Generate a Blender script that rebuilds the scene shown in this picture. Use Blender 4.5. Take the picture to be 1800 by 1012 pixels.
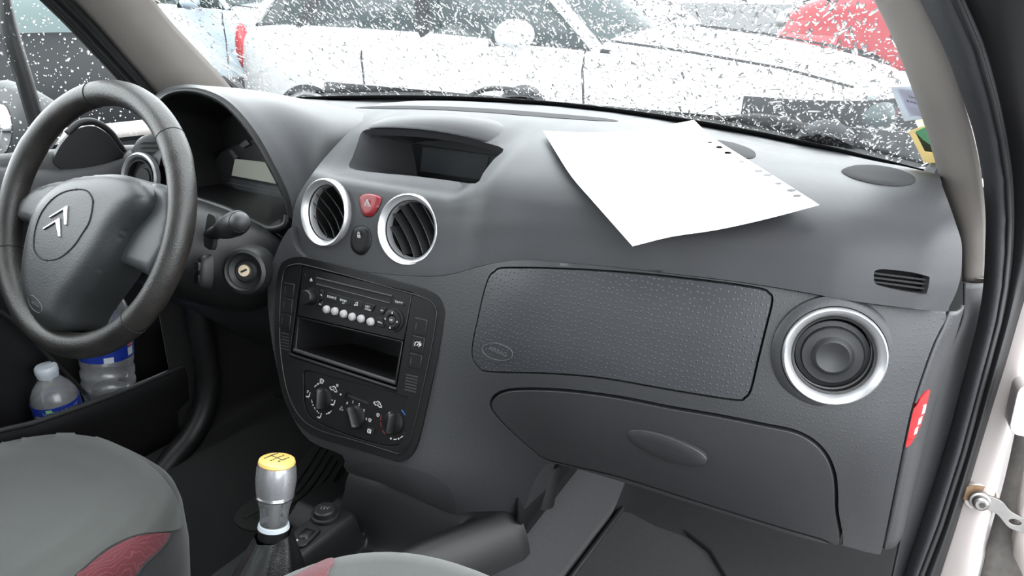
import bpy, bmesh, math, random
from mathutils import Vector, Matrix
from mathutils.bvhtree import BVHTree
from mathutils.geometry import delaunay_2d_cdt

for o in list(bpy.data.objects): bpy.data.objects.remove(o)
scene = bpy.context.scene
COL = scene.collection
random.seed(7)

# ------------------------------------------------------------------ camera, sky, exposure
V = Vector
TH, PT, FPX = math.radians(31.18), math.radians(21.57), 1388.0
CAM = V((.657, -.684, .934))
RT = V((math.cos(TH), math.sin(TH), 0))
FW = V((-math.sin(TH)*math.cos(PT), math.cos(TH)*math.cos(PT), -math.sin(PT)))
UP = RT.cross(FW)
cd = bpy.data.cameras.new('camera'); cam = bpy.data.objects.new('camera', cd); COL.objects.link(cam)
cd.sensor_width = 36; cd.lens = FPX/1800*36; cd.clip_start = .02; cd.clip_end = 200
cam.matrix_world = Matrix(((RT.x, UP.x, -FW.x, CAM.x), (RT.y, UP.y, -FW.y, CAM.y), (RT.z, UP.z, -FW.z, CAM.z), (0, 0, 0, 1)))
scene.camera = cam

w = bpy.data.worlds.new('overcast_sky'); scene.world = w; w.use_nodes = True
bg = w.node_tree.nodes['Background']; bg.inputs[0].default_value = (.93, .965, 1, 1); bg.inputs[1].default_value = 1.0
vs = scene.view_settings
vs.view_transform = 'Standard'; vs.look = 'None'; vs.gamma = 1; vs.use_curve_mapping = False; vs.exposure = 3.3

# ------------------------------------------------------------------ picture ray helpers (design aid: pixel + a real depth -> point)
def ray(u, v): return FW + RT*((u-900)/FPX) - UP*((v-506)/FPX)
def PX(u, v, X): d = ray(u, v); return CAM + d*((X-CAM.x)/d.x)
def PY(u, v, Y): d = ray(u, v); return CAM + d*((Y-CAM.y)/d.y)
def PZ(u, v, Z): d = ray(u, v); return CAM + d*((Z-CAM.z)/d.z)
def PP(u, v, p, n): d = ray(u, v); return CAM + d*((p-CAM).dot(n)/d.dot(n))

# ------------------------------------------------------------------ materials
MATS = {}
OUTDOOR = {'carwhite', 'carred', 'carblue', 'cardark', 'carglass', 'tyre', 'asphalt', 'paper', 'clear_plastic', 'pet', 'water_drop', 'chrome', 'steel', 'brass', 'lampred', 'foliage', 'silver'}
def mat(name, col, rough=.5, metal=0., spec=.5, grain=0., gscale=900., vary=.0, vscale=6., dots=0., dscale=300., trans=0., ior=1.45, coat=0., emit=0., alpha=1., col2=None, sheen=0.):
    if name not in OUTDOOR: col = tuple(c*.72 for c in col)
    m = bpy.data.materials.new(name); m.use_nodes = True; MATS[name] = m
    nt = m.node_tree; b = nt.nodes['Principled BSDF']; N = nt.nodes.new; L = nt.links.new
    b.inputs['Base Color'].default_value = (*col, 1); b.inputs['Roughness'].default_value = rough
    b.inputs['Metallic'].default_value = metal; b.inputs['Specular IOR Level'].default_value = spec
    b.inputs['IOR'].default_value = ior; b.inputs['Transmission Weight'].default_value = trans
    b.inputs['Coat Weight'].default_value = coat; b.inputs['Alpha'].default_value = alpha
    b.inputs['Sheen Weight'].default_value = sheen
    if emit: b.inputs['Emission Color'].default_value = (*col, 1); b.inputs['Emission Strength'].default_value = emit
    tc = N('ShaderNodeTexCoord')
    if vary:
        n = N('ShaderNodeTexNoise'); n.inputs['Scale'].default_value = vscale; n.inputs['Detail'].default_value = 8; n.inputs['Roughness'].default_value = .65
        L(tc.outputs['Object'], n.inputs['Vector'])
        r = N('ShaderNodeValToRGB'); c2 = col2 or col
        r.color_ramp.elements[0].position = .3; r.color_ramp.elements[1].position = .7
        r.color_ramp.elements[0].color = (*[max(0, x*(1-vary)) for x in col], 1)
        r.color_ramp.elements[1].color = (*[min(1, x*(1+vary)) for x in c2], 1)
        L(n.outputs['Fac'], r.inputs['Fac']); L(r.outputs['Color'], b.inputs['Base Color'])
        mr = N('ShaderNodeMapRange'); mr.inputs['To Min'].default_value = rough-.06; mr.inputs['To Max'].default_value = rough+.06
        L(n.outputs['Fac'], mr.inputs['Value']); L(mr.outputs['Result'], b.inputs['Roughness'])
    last = None
    if grain:
        n = N('ShaderNodeTexNoise'); n.inputs['Scale'].default_value = gscale; n.inputs['Detail'].default_value = 3
        L(tc.outputs['Object'], n.inputs['Vector'])
        bp = N('ShaderNodeBump'); bp.inputs['Strength'].default_value = grain; bp.inputs['Distance'].default_value = .0006
        L(n.outputs['Fac'], bp.inputs['Height']); last = bp
    if dots:
        vo = N('ShaderNodeTexVoronoi'); vo.voronoi_dimensions = '2D'; vo.inputs['Scale'].default_value = dscale; vo.inputs['Randomness'].default_value = .5
        sx_ = N('ShaderNodeSeparateXYZ'); cx_ = N('ShaderNodeCombineXYZ'); L(tc.outputs['Object'], sx_.inputs[0]); L(sx_.outputs['X'], cx_.inputs['X']); L(sx_.outputs['Z'], cx_.inputs['Y'])
        L(cx_.outputs[0], vo.inputs['Vector'])
        mr = N('ShaderNodeMapRange'); mr.inputs['From Min'].default_value = .06; mr.inputs['From Max'].default_value = .2
        mr.inputs['To Min'].default_value = 1; mr.inputs['To Max'].default_value = 0
        L(vo.outputs['Distance'], mr.inputs['Value'])
        bp = N('ShaderNodeBump'); bp.inputs['Strength'].default_value = dots; bp.inputs['Distance'].default_value = .001
        L(mr.outputs['Result'], bp.inputs['Height'])
        if last: L(last.outputs['Normal'], bp.inputs['Normal'])
        last = bp
    if last: L(last.outputs['Normal'], b.inputs['Normal'])
    return m

mat('pad', (.034, .0345, .037), .47, spec=.32, grain=.25, gscale=1400, vary=.07, vscale=9)
mat('fascia', (.026, .0265, .0285), .46, spec=.42, grain=.3, gscale=1000, vary=.07, dots=.16, dscale=175)
mat('airbag_skin', (.025, .026, .029), .40, grain=.15, vary=.06, dots=.4, dscale=175)
mat('lid', (.020, .0205, .022), .5, spec=.4, grain=.35, gscale=1200, vary=.06)
mat('darkplastic', (.0095, .0095, .010), .45, spec=.35, grain=.25, vary=.1)
mat('black', (.004, .004, .0045), .42, grain=.2, vary=.1)
mat('panel_black', (.0042, .0042, .0044), .40, spec=.3, grain=.2, vary=.08)
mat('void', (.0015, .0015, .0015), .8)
mat('rubber', (.006, .006, .0065), .6, grain=.3, gscale=600)
mat('silver', (.42, .42, .43), .36, metal=.8, grain=.08, gscale=2500)
mat('chrome', (.8, .8, .82), .12, metal=1)
mat('steel', (.30, .29, .28), .42, metal=1, vary=.1, vscale=60)
mat('red_button', (.17, .007, .012), .38)
mat('print_white', (.4, .4, .4), .6)
mat('print_grey', (.13, .13, .13), .6)
mat('print_blue', (.015, .1, .33), .6)
mat('print_red', (.15, .012, .012), .6)
mat('button_white', (.3, .29, .29), .45)
mat('screen', (.04, .044, .047), .2)
mat('lcd', (.42, .43, .36), .3, vary=.05)
mat('leather', (.0105, .0102, .01), .42, grain=.7, gscale=420, vary=.2, vscale=22, col2=(.017, .015, .0132))
mat('hub_skin', (.024, .026, .027), .42, grain=.5, gscale=520, vary=.07)
mat('spoke_grey', (.055, .058, .06), .42, grain=.3, gscale=700)
mat('paper', (.86, .86, .86), .8)
mat('beige', (.24, .22, .2), .75, grain=.3, gscale=1500, vary=.05)
mat('seal', (.028, .029, .033), .6, grain=.8, gscale=240, vary=.1)
mat('weatherstrip', (.008, .008, .0085), .5)
mat('bodywhite', (.55, .5, .48), .3, coat=.4, vary=.03)
mat('carwhite', (.82, .82, .82), .25, coat=.5)
mat('carred', (.36, .012, .022), .3, coat=.5)
mat('carblue', (.42, .5, .56), .25, coat=.6)
mat('cardark', (.007, .0074, .008), .6, spec=.02)
mat('carglass', (.025, .045, .045), .05)
mat('tyre', (.015, .015, .015), .75)
mat('asphalt', (.07, .07, .07), .8, grain=.6, gscale=60, vary=.3, vscale=3)
mat('carpet', (.004, .004, .0042), .95, grain=1., gscale=500, vary=.45, vscale=120, sheen=.1)
mat('carpet_grey', (.006, .006, .0075), .95, grain=1., gscale=600, vary=.4, vscale=160, sheen=.15)
mat('mat_brown', (.0058, .0052, .005), .95, grain=1., gscale=480, vary=.5, vscale=90, sheen=.15)
mat('seat_grey', (.043, .046, .042), .9, grain=.5, gscale=900, vary=.12, vscale=14, sheen=.2)
mat('seat_dark', (.016, .0165, .019), .85, grain=.4, gscale=900, vary=.1, sheen=.15)
mat('door_skin', (.018, .0185, .02), .55, grain=.4, gscale=800, vary=.06)
mat('headliner', (.3, .28, .26), .9)
mat('clear_plastic', (1, 1, 1), .03, trans=1., ior=1.45)
mat('pet', (1, 1, 1), .06, trans=1., ior=1.2)
mat('water_drop', (1, 1, 1), 0., trans=1., ior=1.33)
mat('cap_white', (.5, .54, .58), .4)
mat('label_blue', (.01, .03, .25), .35)
mat('label_red', (.6, .1, .08), .4)
mat('label_green', (.25, .6, .15), .4)
mat('ivory', (.62, .42, .12), .35)
mat('sticker_red', (.32, .008, .01), .35)
mat('brass', (.62, .5, .36), .35, metal=.8)
mat('rust', (.18, .11, .06), .85, vary=.4, vscale=150)
mat('grime', (.05, .045, .04), .8, vary=.5, vscale=40)
mat('sticker_pale', (.62, .6, .7), .5)
mat('sticker_blue', (.32, .42, .5), .5)
mat('sticker_green', (.25, .6, .38), .5, vary=.15, vscale=200)
mat('sticker_cream', (.72, .62, .36), .5)
mat('sticker_dark', (.2, .25, .15), .5)
mat('speaker_mesh', (.034, .034, .035), .8, spec=.15)
mat('heel_rubber', (.034, .035, .034), .7, spec=.3)
mat('bright_metal', (.8, .79, .8), .25, metal=.9, grain=.2, gscale=300)
mat('gaiter_leather', (.007, .007, .0072), .36, grain=.6, gscale=500, vary=.1)
mat('badge_edge', (.075, .076, .08), .45)
mat('red_dark', (.2, .012, .02), .4)
mat('lampred', (.6, .03, .04), .2)
mat('foliage', (.05, .09, .03), .8, vary=.5, vscale=5)

def red_fabric():
    m = mat('red_fabric', (.2, .016, .03), .85, grain=.4, gscale=800, sheen=.2)
    nt = m.node_tree; N = nt.nodes.new; L = nt.links.new; b = nt.nodes['Principled BSDF']
    tc = N('ShaderNodeTexCoord'); mp = N('ShaderNodeMapping'); mp.inputs['Scale'].default_value = (90, 90, 90)
    n = N('ShaderNodeTexNoise'); n.inputs['Scale'].default_value = 1.2; n.inputs['Detail'].default_value = 1
    L(tc.outputs['Object'], mp.inputs['Vector']); L(mp.outputs['Vector'], n.inputs['Vector'])
    w_ = N('ShaderNodeTexWave'); w_.inputs['Scale'].default_value = .9; w_.inputs['Distortion'].default_value = 9; w_.inputs['Detail'].default_value = 1; w_.inputs['Detail Scale'].default_value = .8
    L(mp.outputs['Vector'], w_.inputs['Vector'])
    r = N('ShaderNodeValToRGB'); r.color_ramp.elements[0].position = .86; r.color_ramp.elements[1].position = .97
    r.color_ramp.elements[0].color = (.06, .004, .008, 1); r.color_ramp.elements[1].color = (.085, .018, .022, 1)
    L(w_.outputs['Fac'], r.inputs['Fac']); L(r.outputs['Color'], b.inputs['Base Color'])
red_fabric()

def glass_pane():
    m = bpy.data.materials.new('window_glass'); m.use_nodes = True; MATS['window_glass'] = m
    nt = m.node_tree; nt.nodes.clear(); N = nt.nodes.new; L = nt.links.new
    out = N('ShaderNodeOutputMaterial'); t = N('ShaderNodeBsdfTransparent'); t.inputs[0].default_value = (.93, .96, .95, 1)
    g = N('ShaderNodeBsdfGlossy'); g.inputs['Roughness'].default_value = .02; g.inputs['Color'].default_value = (1, 1, 1, 1)
    fr = N('ShaderNodeFresnel'); fr.inputs['IOR'].default_value = 1.3
    mul = N('ShaderNodeMath'); mul.operation = 'MULTIPLY'; mul.inputs[1].default_value = .6
    mx = N('ShaderNodeMixShader'); L(fr.outputs[0], mul.inputs[0]); L(mul.outputs[0], mx.inputs[0]); L(t.outputs[0], mx.inputs[1]); L(g.outputs[0], mx.inputs[2])
    L(mx.outputs[0], out.inputs[0])
glass_pane()
def thin_clear(name, tint, haze, rough=.08):
    m = bpy.data.materials.new(name); m.use_nodes = True; MATS[name] = m
    nt = m.node_tree; nt.nodes.clear(); N = nt.nodes.new; L = nt.links.new
    out = N('ShaderNodeOutputMaterial'); t = N('ShaderNodeBsdfTransparent'); t.inputs[0].default_value = (*tint, 1)
    g = N('ShaderNodeBsdfGlossy'); g.inputs['Roughness'].default_value = rough
    fr = N('ShaderNodeFresnel'); fr.inputs['IOR'].default_value = 1.5
    mx = N('ShaderNodeMixShader'); L(fr.outputs[0], mx.inputs[0]); L(t.outputs[0], mx.inputs[1]); L(g.outputs[0], mx.inputs[2])
    d = N('ShaderNodeBsdfDiffuse'); d.inputs[0].default_value = (.8, .8, .82, 1)
    m2 = N('ShaderNodeMixShader'); m2.inputs[0].default_value = haze
    L(mx.outputs[0], m2.inputs[1]); L(d.outputs[0], m2.inputs[2]); L(m2.outputs[0], out.inputs[0])
def thin_paper(name, col):
    m = bpy.data.materials.new(name); m.use_nodes = True; MATS[name] = m
    nt = m.node_tree; nt.nodes.clear(); N = nt.nodes.new; L = nt.links.new
    out = N('ShaderNodeOutputMaterial'); d = N('ShaderNodeBsdfDiffuse'); t = N('ShaderNodeBsdfTranslucent'); mx = N('ShaderNodeMixShader')
    for b in (d, t): b.inputs['Color'].default_value = (*col, 1)
    mx.inputs[0].default_value = .5; L(d.outputs[0], mx.inputs[1]); L(t.outputs[0], mx.inputs[2]); L(mx.outputs[0], out.inputs[0])
thin_paper('sticker_pale', (.62, .58, .68)); thin_paper('sticker_green', (.3, .62, .45)); thin_paper('sticker_dark', (.12, .15, .09)); thin_paper('sticker_cream2', (.62, .54, .34))
thin_clear('tinted_glass', (.25, .27, .27), .0)
thin_clear('bottle_film', (.93, .94, .95), .1)
thin_clear('knob_clear', (.9, .91, .93), .07, .04)
thin_clear('instrument_lens', (.8, .82, .82), .004, .05)
thin_clear('sticker_film', (.8, .86, .9), .35, .2)

# ------------------------------------------------------------------ object helpers
def thing(name, label, cat, loc=(0, 0, 0), group=None):
    o = bpy.data.objects.new(name, None); COL.objects.link(o); o.location = loc; o.empty_display_size = .05
    o['label'] = label; o['category'] = cat
    if group: o['group'] = group
    return o
def tag(o, label, cat, group=None):
    o['label'] = label; o['category'] = cat
    if group: o['group'] = group
    return o
def attach(o, parent):
    if parent is None: return
    o.parent = parent
    t = V((0, 0, 0)); p = parent
    while p: t += p.location; p = p.parent
    o.matrix_parent_inverse = Matrix.Translation(-parent_world(parent))
def parent_world(p):
    # every child is stored in world space (location 0), so only a top-level Empty carries a location
    return p.location.copy() if p.parent is None else V((0, 0, 0))
def mk(name, verts, faces, m, parent=None, sharp=35, bevel=0, bseg=2, sub=0, solid=0, soff=-1):
    me = bpy.data.meshes.new(name); me.from_pydata([tuple(v) for v in verts], [], faces); me.update()
    bm = bmesh.new(); bm.from_mesh(me); bmesh.ops.recalc_face_normals(bm, faces=bm.faces); bm.to_mesh(me); bm.free()
    me.materials.append(MATS[m])
    me.polygons.foreach_set('use_smooth', [True]*len(me.polygons))
    if sharp and not sub: me.set_sharp_from_angle(angle=math.radians(sharp))
    o = bpy.data.objects.new(name, me); COL.objects.link(o); attach(o, parent)
    if solid:
        s = o.modifiers.new('solid', 'SOLIDIFY'); s.thickness = solid; s.offset = soff; s.use_even_offset = False
    if bevel:
        b = o.modifiers.new('bevel', 'BEVEL'); b.width = bevel; b.segments = bseg; b.limit_method = 'ANGLE'; b.angle_limit = math.radians(40); b.use_clamp_overlap = True; b.harden_normals = False
    if sub:
        s = o.modifiers.new('sub', 'SUBSURF'); s.levels = sub; s.render_levels = sub
    return o
def structure(o): o['kind'] = 'structure'; return o

def cr(p0, p1, p2, p3, t):
    return .5*((2*p1) + (p2-p0)*t + (2*p0-5*p1+4*p2-p3)*t*t + (3*p1-p0-3*p2+p3)*t**3)
def smooth(pts, n=5, closed=True):
    pts = [V(p) for p in pts]; N = len(pts); out = []
    R = range(N) if closed else range(N-1)
    for i in R:
        if closed: a, b, c, d = pts[i-1], pts[i], pts[(i+1) % N], pts[(i+2) % N]
        else:
            b, c = pts[i], pts[i+1]; a = pts[i-1] if i else b*2-c; d = pts[i+2] if i+2 < N else c*2-b
        for k in range(n): out.append(cr(a, b, c, d, k/n))
    if not closed: out.append(pts[-1])
    return out
def inside(p, poly):
    x, y = p[0], p[1]; r = False; j = len(poly)-1
    for i in range(len(poly)):
        xi, yi, xj, yj = poly[i][0], poly[i][1], poly[j][0], poly[j][1]
        if (yi > y) != (yj > y) and x < (xj-xi)*(y-yi)/(yj-yi)+xi: r = not r
        j = i
    return r
def cdt(outer, holes=(), step=None):
    pts = []; edges = []
    for lp in [outer, *holes]:
        b = len(pts); pts += [V((p[0], p[1])) for p in lp]; n = len(lp); edges += [(b+i, b+(i+1) % n) for i in range(n)]
    if step:
        x0 = min(p[0] for p in outer); x1 = max(p[0] for p in outer); y0 = min(p[1] for p in outer); y1 = max(p[1] for p in outer)
        nx = int((x1-x0)/step); ny = int((y1-y0)/step)
        for i in range(nx):
            for j in range(ny):
                q = (x0+(i+.5+(j % 2)*.5)*step, y0+(j+.5)*step)
                if not inside(q, outer) or any(inside(q, h) for h in holes): continue
                if min(min((q[0]-p[0])**2+(q[1]-p[1])**2 for p in lp) for lp in [outer, *holes]) < (step*.35)**2: continue
                pts.append(V(q))
    vs_, _, fs, *_ = delaunay_2d_cdt(pts, edges, [], 0, 1e-7)
    keep = []
    for f in fs:
        c = sum((vs_[i] for i in f), V((0, 0)))/len(f)
        if inside(c, outer) and not any(inside(c, h) for h in holes): keep.append(list(f))
    used = sorted({i for f in keep for i in f}); mp = {k: i for i, k in enumerate(used)}
    return [vs_[i] for i in used], [[mp[i] for i in f] for f in keep]
def extrude(front, faces, off):
    """front verts + faces -> closed-sided solid; off(i) gives the back position of boundary vertex i"""
    cnt = {}
    for f in faces:
        for a, b in zip(f, f[1:]+f[:1]): cnt[(a, b)] = 1
    bd = [e for e in cnt if (e[1], e[0]) not in cnt]
    verts = list(front); mp = {}; fs = [list(f) for f in faces]
    for i in range(len(front)):
        mp[i] = len(verts); verts.append(off(i))
    for a, b in bd: fs.append([b, a, mp[a], mp[b]])
    fs += [[mp[i] for i in reversed(f)] for f in faces]
    return verts, fs

class Frame:
    def __init__(s, o, ex, ey):
        s.o = V(o); s.ex = V(ex).normalized(); s.n = s.ex.cross(V(ey)).normalized(); s.ey = s.n.cross(s.ex)
    def P(s, x, y, z=0): return s.o + s.ex*x + s.ey*y + s.n*z
    def px(s, u, v, z=0):
        p = PP(u, v, s.o+s.n*z, s.n)-s.o; return V((p.dot(s.ex), p.dot(s.ey)))
    def at(s, x, y, z=0, rot=0):
        c, k = math.cos(rot), math.sin(rot)
        return Frame(s.P(x, y, z), s.ex*c+s.ey*k, s.ey*c-s.ex*k)
def frame_n(o, n):
    n = V(n).normalized(); ex = V((0, 0, 1)).cross(n).normalized(); return Frame(o, ex, n.cross(ex))
def plate(name, fr, pts, z0, z1, m, parent=None, bevel=0, holes=(), bseg=2, sharp=35):
    v2, fs = cdt(pts, holes)
    v, f = extrude([fr.P(p[0], p[1], z1) for p in v2], fs, lambda i: fr.P(v2[i][0], v2[i][1], z0))
    return mk(name, v, f, m, parent, bevel=bevel, bseg=bseg, sharp=sharp)
def rrect(x, y, w_, h, r, n=4):
    out = []
    for cx, cy, a0 in ((x+w_/2-r, y+h/2-r, 0), (x-w_/2+r, y+h/2-r, 90), (x-w_/2+r, y-h/2+r, 180), (x+w_/2-r, y-h/2+r, 270)):
        for k in range(n+1): a = math.radians(a0+90*k/n); out.append((cx+r*math.cos(a), cy+r*math.sin(a)))
    return out
def circ(x, y, r, n=32, ry=None): return [(x+r*math.cos(2*math.pi*k/n), y+(ry or r)*math.sin(2*math.pi*k/n)) for k in range(n)]
def lathe(name, fr, prof, m, parent=None, seg=56, closed=False, bevel=0, sharp=35, cap=True):
    v = []; f = []; n = len(prof)
    for k in range(seg):
        a = 2*math.pi*k/seg
        for r, z in prof: v.append(fr.P(r*math.cos(a), r*math.sin(a), z))
    for k in range(seg):
        for i in range(n if closed else n-1):
            j = (i+1) % n; f.append([k*n+i, ((k+1) % seg)*n+i, ((k+1) % seg)*n+j, k*n+j])
    if not closed and cap:
        if prof[0][0] > 1e-5: f.append([k*n for k in range(seg)])
        if prof[-1][0] > 1e-5: f.append([k*n+n-1 for k in range(seg)])
    o = mk(name, v, f, m, parent, bevel=bevel, sharp=sharp)
    bm = bmesh.new(); bm.from_mesh(o.data); bmesh.ops.remove_doubles(bm, verts=bm.verts, dist=1e-6); bmesh.ops.recalc_face_normals(bm, faces=bm.faces); bm.to_mesh(o.data); bm.free()
    return o
def tube(name, pts, r, m, parent=None, seg=10, closed=False, flat=1., cap=True, up=None):
    pts = [V(p) for p in pts]; n = len(pts); v = []; f = []
    rr = r if isinstance(r, (list, tuple)) else [r]*n
    prev = None
    for i in range(n):
        a = pts[i-1] if (i or closed) else pts[i]; b = pts[(i+1) % n] if (i < n-1 or closed) else pts[i]
        t = (b-a).normalized()
        if up is not None: s = t.cross(V(up)).normalized()
        elif prev is None:
            s = t.orthogonal().normalized()
        else: s = (prev-t*prev.dot(t)).normalized()
        prev = s; q = t.cross(s)
        for k in range(seg):
            an = 2*math.pi*k/seg; v.append(pts[i]+s*math.cos(an)*rr[i]+q*math.sin(an)*rr[i]*flat)
    for i in range(n if closed else n-1):
        for k in range(seg):
            j = (i+1) % n; f.append([i*seg+k, i*seg+(k+1) % seg, j*seg+(k+1) % seg, j*seg+k])
    if not closed and cap: f.append(list(range(seg))[::-1]); f.append([(n-1)*seg+k for k in range(seg)])
    return mk(name, v, f, m, parent, sharp=50)
def loft(name, loops, m, parent=None, closed=True, cap0=False, cap1=False, **kw):
    n = len(loops[0]); v = [p for lp in loops for p in lp]; f = []
    for i in range(len(loops)-1):
        for k in range(n if closed else n-1):
            j = (k+1) % n; f.append([i*n+k, i*n+j, (i+1)*n+j, (i+1)*n+k])
    if cap0: f.append(list(range(n)))
    if cap1: f.append([(len(loops)-1)*n+k for k in range(n)])
    return mk(name, v, f, m, parent, **kw)
def patch(rows, nu=6, nv=6):
    """grid of control points -> smooth finer grid"""
    a = [smooth(r, nu, False) for r in rows]
    cols = [smooth([r[k] for r in a], nv, False) for k in range(len(a[0]))]
    return [[cols[k][i] for k in range(len(cols))] for i in range(len(cols[0]))]
def gridmesh(name, g, m, parent=None, **kw):
    return loft(name, g, m, parent, closed=False, **kw)
FONT = None
def text(name, s, fr, size, m, parent, align='CENTER', z=.0004, depth=.0002, squash=1.):
    c = bpy.data.curves.new(name, 'FONT'); c.body = s; c.size = size; c.align_x = align; c.align_y = 'CENTER'; c.extrude = depth; c.resolution_u = 2
    t = bpy.data.objects.new('tmp', c); COL.objects.link(t)
    me = bpy.data.meshes.new_from_object(t.evaluated_get(bpy.context.evaluated_depsgraph_get()))
    COL.objects.unlink(t); bpy.data.objects.remove(t)
    for v in me.vertices: v.co = fr.P(v.co.x*squash, v.co.y, v.co.z+z)
    me.materials.append(MATS[m]); me.name = name
    o = bpy.data.objects.new(name, me); COL.objects.link(o); attach(o, parent); return o
def merge(name, objs, m, parent):
    """join several helper meshes that are one printed / moulded piece"""
    v = []; f = []
    for o in objs:
        b = len(v); v += [x.co.copy() for x in o.data.vertices]; f += [[b+i for i in p.vertices] for p in o.data.polygons]
        bpy.data.objects.remove(o)
    return mk(name, v, f, m, parent)

class Surf:
    """a smooth surface given by f(a,b) -> point; pixels are dropped onto it by ray casting"""
    def __init__(s, f, a0, a1, b0, b1, na, nb, sc=1.):
        s.f = f; s.sc = sc; s.lim = (a0, a1, b0, b1); s.na, s.nb = na, nb
        s.par = [(a0+(a1-a0)*i/na, b0+(b1-b0)*j/nb) for i in range(na+1) for j in range(nb+1)]
        vs_ = [f(*p) for p in s.par]; fs = []
        for i in range(na):
            for j in range(nb):
                k = i*(nb+1)+j; fs.append((k, k+nb+1, k+nb+2)); fs.append((k, k+nb+2, k+1))
        s.v = vs_; s.fs = fs; s.bvh = BVHTree.FromPolygons(vs_, fs)
    def hit(s, u, v):
        loc, n, idx, d = s.bvh.ray_cast(CAM, ray(u, v).normalized())
        if loc is None: raise ValueError('no hit %s %s' % (u, v))
        a, b, c = s.fs[idx]; A, B, Cc = s.v[a], s.v[b], s.v[c]
        v0, v1, v2 = B-A, Cc-A, loc-A
        d00, d01, d11, d20, d21 = v0.dot(v0), v0.dot(v1), v1.dot(v1), v2.dot(v0), v2.dot(v1)
        den = d00*d11-d01*d01; y = (d11*d20-d01*d21)/den; z = (d00*d21-d01*d20)/den; x = 1-y-z
        p = [s.par[a][k]*x+s.par[b][k]*y+s.par[c][k]*z for k in (0, 1)]
        return V((p[0], p[1]*s.sc))
    def pt(s, q): return s.f(q[0], q[1]/s.sc)
    def nrm(s, q):
        e = 1e-4; a = s.f(q[0]+e, q[1]/s.sc)-s.f(q[0]-e, q[1]/s.sc); b = s.f(q[0], q[1]/s.sc+e)-s.f(q[0], q[1]/s.sc-e)
        n = a.cross(b).normalized(); p = s.pt(q)
        return n if n.dot(CAM-p) > 0 else -n
    def loop(s, pxs, n=4, sm=True): return [s.hit(p[0], p[1]) for p in (smooth([(a, b) for a, b in pxs], n) if sm else pxs)]
    def panel(s, name, outer, m, parent=None, holes=(), depth=.01, off=0., step=.012, bevel=.0015, bseg=2, dirn=None, dome=0., domer=.02, zf=None):
        v2, fs = cdt(outer, holes, step)
        fr = []
        for q in v2:
            z = off+(zf(q) if zf else 0)
            if dome:
                d = segdist(q, outer); t = min(1, d/domer); z += dome*(1-(1-t)**2)**.5
            fr.append(s.pt(q)+s.nrm(q)*z)
        v, f = extrude(fr, fs, lambda i: fr[i]+(V(dirn)*depth if dirn else -s.nrm(v2[i])*depth))
        return mk(name, v, f, m, parent, bevel=bevel, bseg=bseg)
def inset(loop, d):
    """shrink (d>0) or grow (d<0) a 2D loop"""
    n = len(loop); area = sum(loop[i-1][0]*loop[i][1]-loop[i][0]*loop[i-1][1] for i in range(n)); sg = 1 if area > 0 else -1
    out = []
    for i in range(n):
        t = (V(loop[(i+1) % n])-V(loop[i-1])).normalized(); out.append(V(loop[i])+V((-t.y, t.x))*d*sg)
    return out
def segdist(q, loop):
    best = 1e9; n = len(loop); qx, qy = q[0], q[1]
    for i in range(n):
        ax_, ay_ = loop[i-1][0], loop[i-1][1]; dx, dy = loop[i][0]-ax_, loop[i][1]-ay_
        l2 = dx*dx+dy*dy; t = 0 if l2 == 0 else max(0, min(1, ((qx-ax_)*dx+(qy-ay_)*dy)/l2))
        d = (qx-ax_-t*dx)**2+(qy-ay_-t*dy)**2
        if d < best: best = d
    return best**.5
def sstep(a, b, x): t = max(0, min(1, (x-a)/(b-a))); return t*t*(3-2*t)
# ================================================================== SETTING
GZ = -.32                                # the yard outside
def quad(name, a, b, c, d, m, parent=None, **kw): return mk(name, [V(a), V(b), V(c), V(d)], [[0, 1, 2, 3]], m, parent, **kw)
structure(quad('ground', (-30, -30, GZ), (30, -30, GZ), (30, 40, GZ), (-30, 40, GZ), 'asphalt'))['label'] = 'grey asphalt yard around the car'

def WB(X): return .56-.34*X*X          # foot of the windscreen in plan
def WZ(X): return .722-.062*X*X
def WS(X, h, off=0.):                    # point on the glass at height h above its foot
    s = 1-.16*(h/.5)
    return V((X*s, WB(X)-h*1.33+off*.6, WZ(X)+h+off*.8))
wsg = [[WS(-.64+1.28*i/24, -.012+.56*j/14) for i in range(25)] for j in range(15)]
window_1 = structure(gridmesh('window_1', wsg, 'window_glass'))
window_1['label'] = 'raked windscreen glass covered in rain drops above the dashboard'
# black printed border of the glass
def band(name, cur0, cur1, m, parent, solid=.0008): return gridmesh(name, [cur0, cur1], m, parent, solid=solid)
xs = [-.64+1.28*i/40 for i in range(41)]
band('printed_border', [WS(x, -.008, -.003) for x in xs], [WS(x, .012-.004*abs(x), -.003) for x in xs], 'black', window_1)
band('rubber_lip', [WS(x, -.012, -.006) for x in xs], [WS(x, .002, -.005) for x in xs], 'weatherstrip', window_1, .002)
for sg in (-1, 1):
    hs = [.56*j/24-.01 for j in range(25)]
    band('printed_border', [WS(.645*sg, h, -.003) for h in hs], [WS(.622*sg, h, -.003) for h in hs], 'black', window_1)

# floor pan, tunnel, bulkhead
rows = []
for X in (-.72, -.6, -.4, -.24, -.17, -.12, -.08, .06, .11, .15, .21, .3, .45, .60, .69):
    z = .05 if (X < -.2 or X > .18) else (.12 if X in (-.17, .15) else .19)
    if X in (-.12, .11): z = .175
    rows.append([V((X, -1.6, z)), V((X, -.6, z)), V((X, 0, z)), V((X, .28, z+.005)), V((X, .40, z+.03)), V((X, .56, z+.14)), V((X, .66, z+.30)), V((X, .72, .55)), V((X, .73, .70))])
fl = structure(gridmesh('floor', patch(rows, 3, 2), 'carpet', solid=.01))
fl['label'] = 'black carpeted footwell floor of the car'

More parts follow.
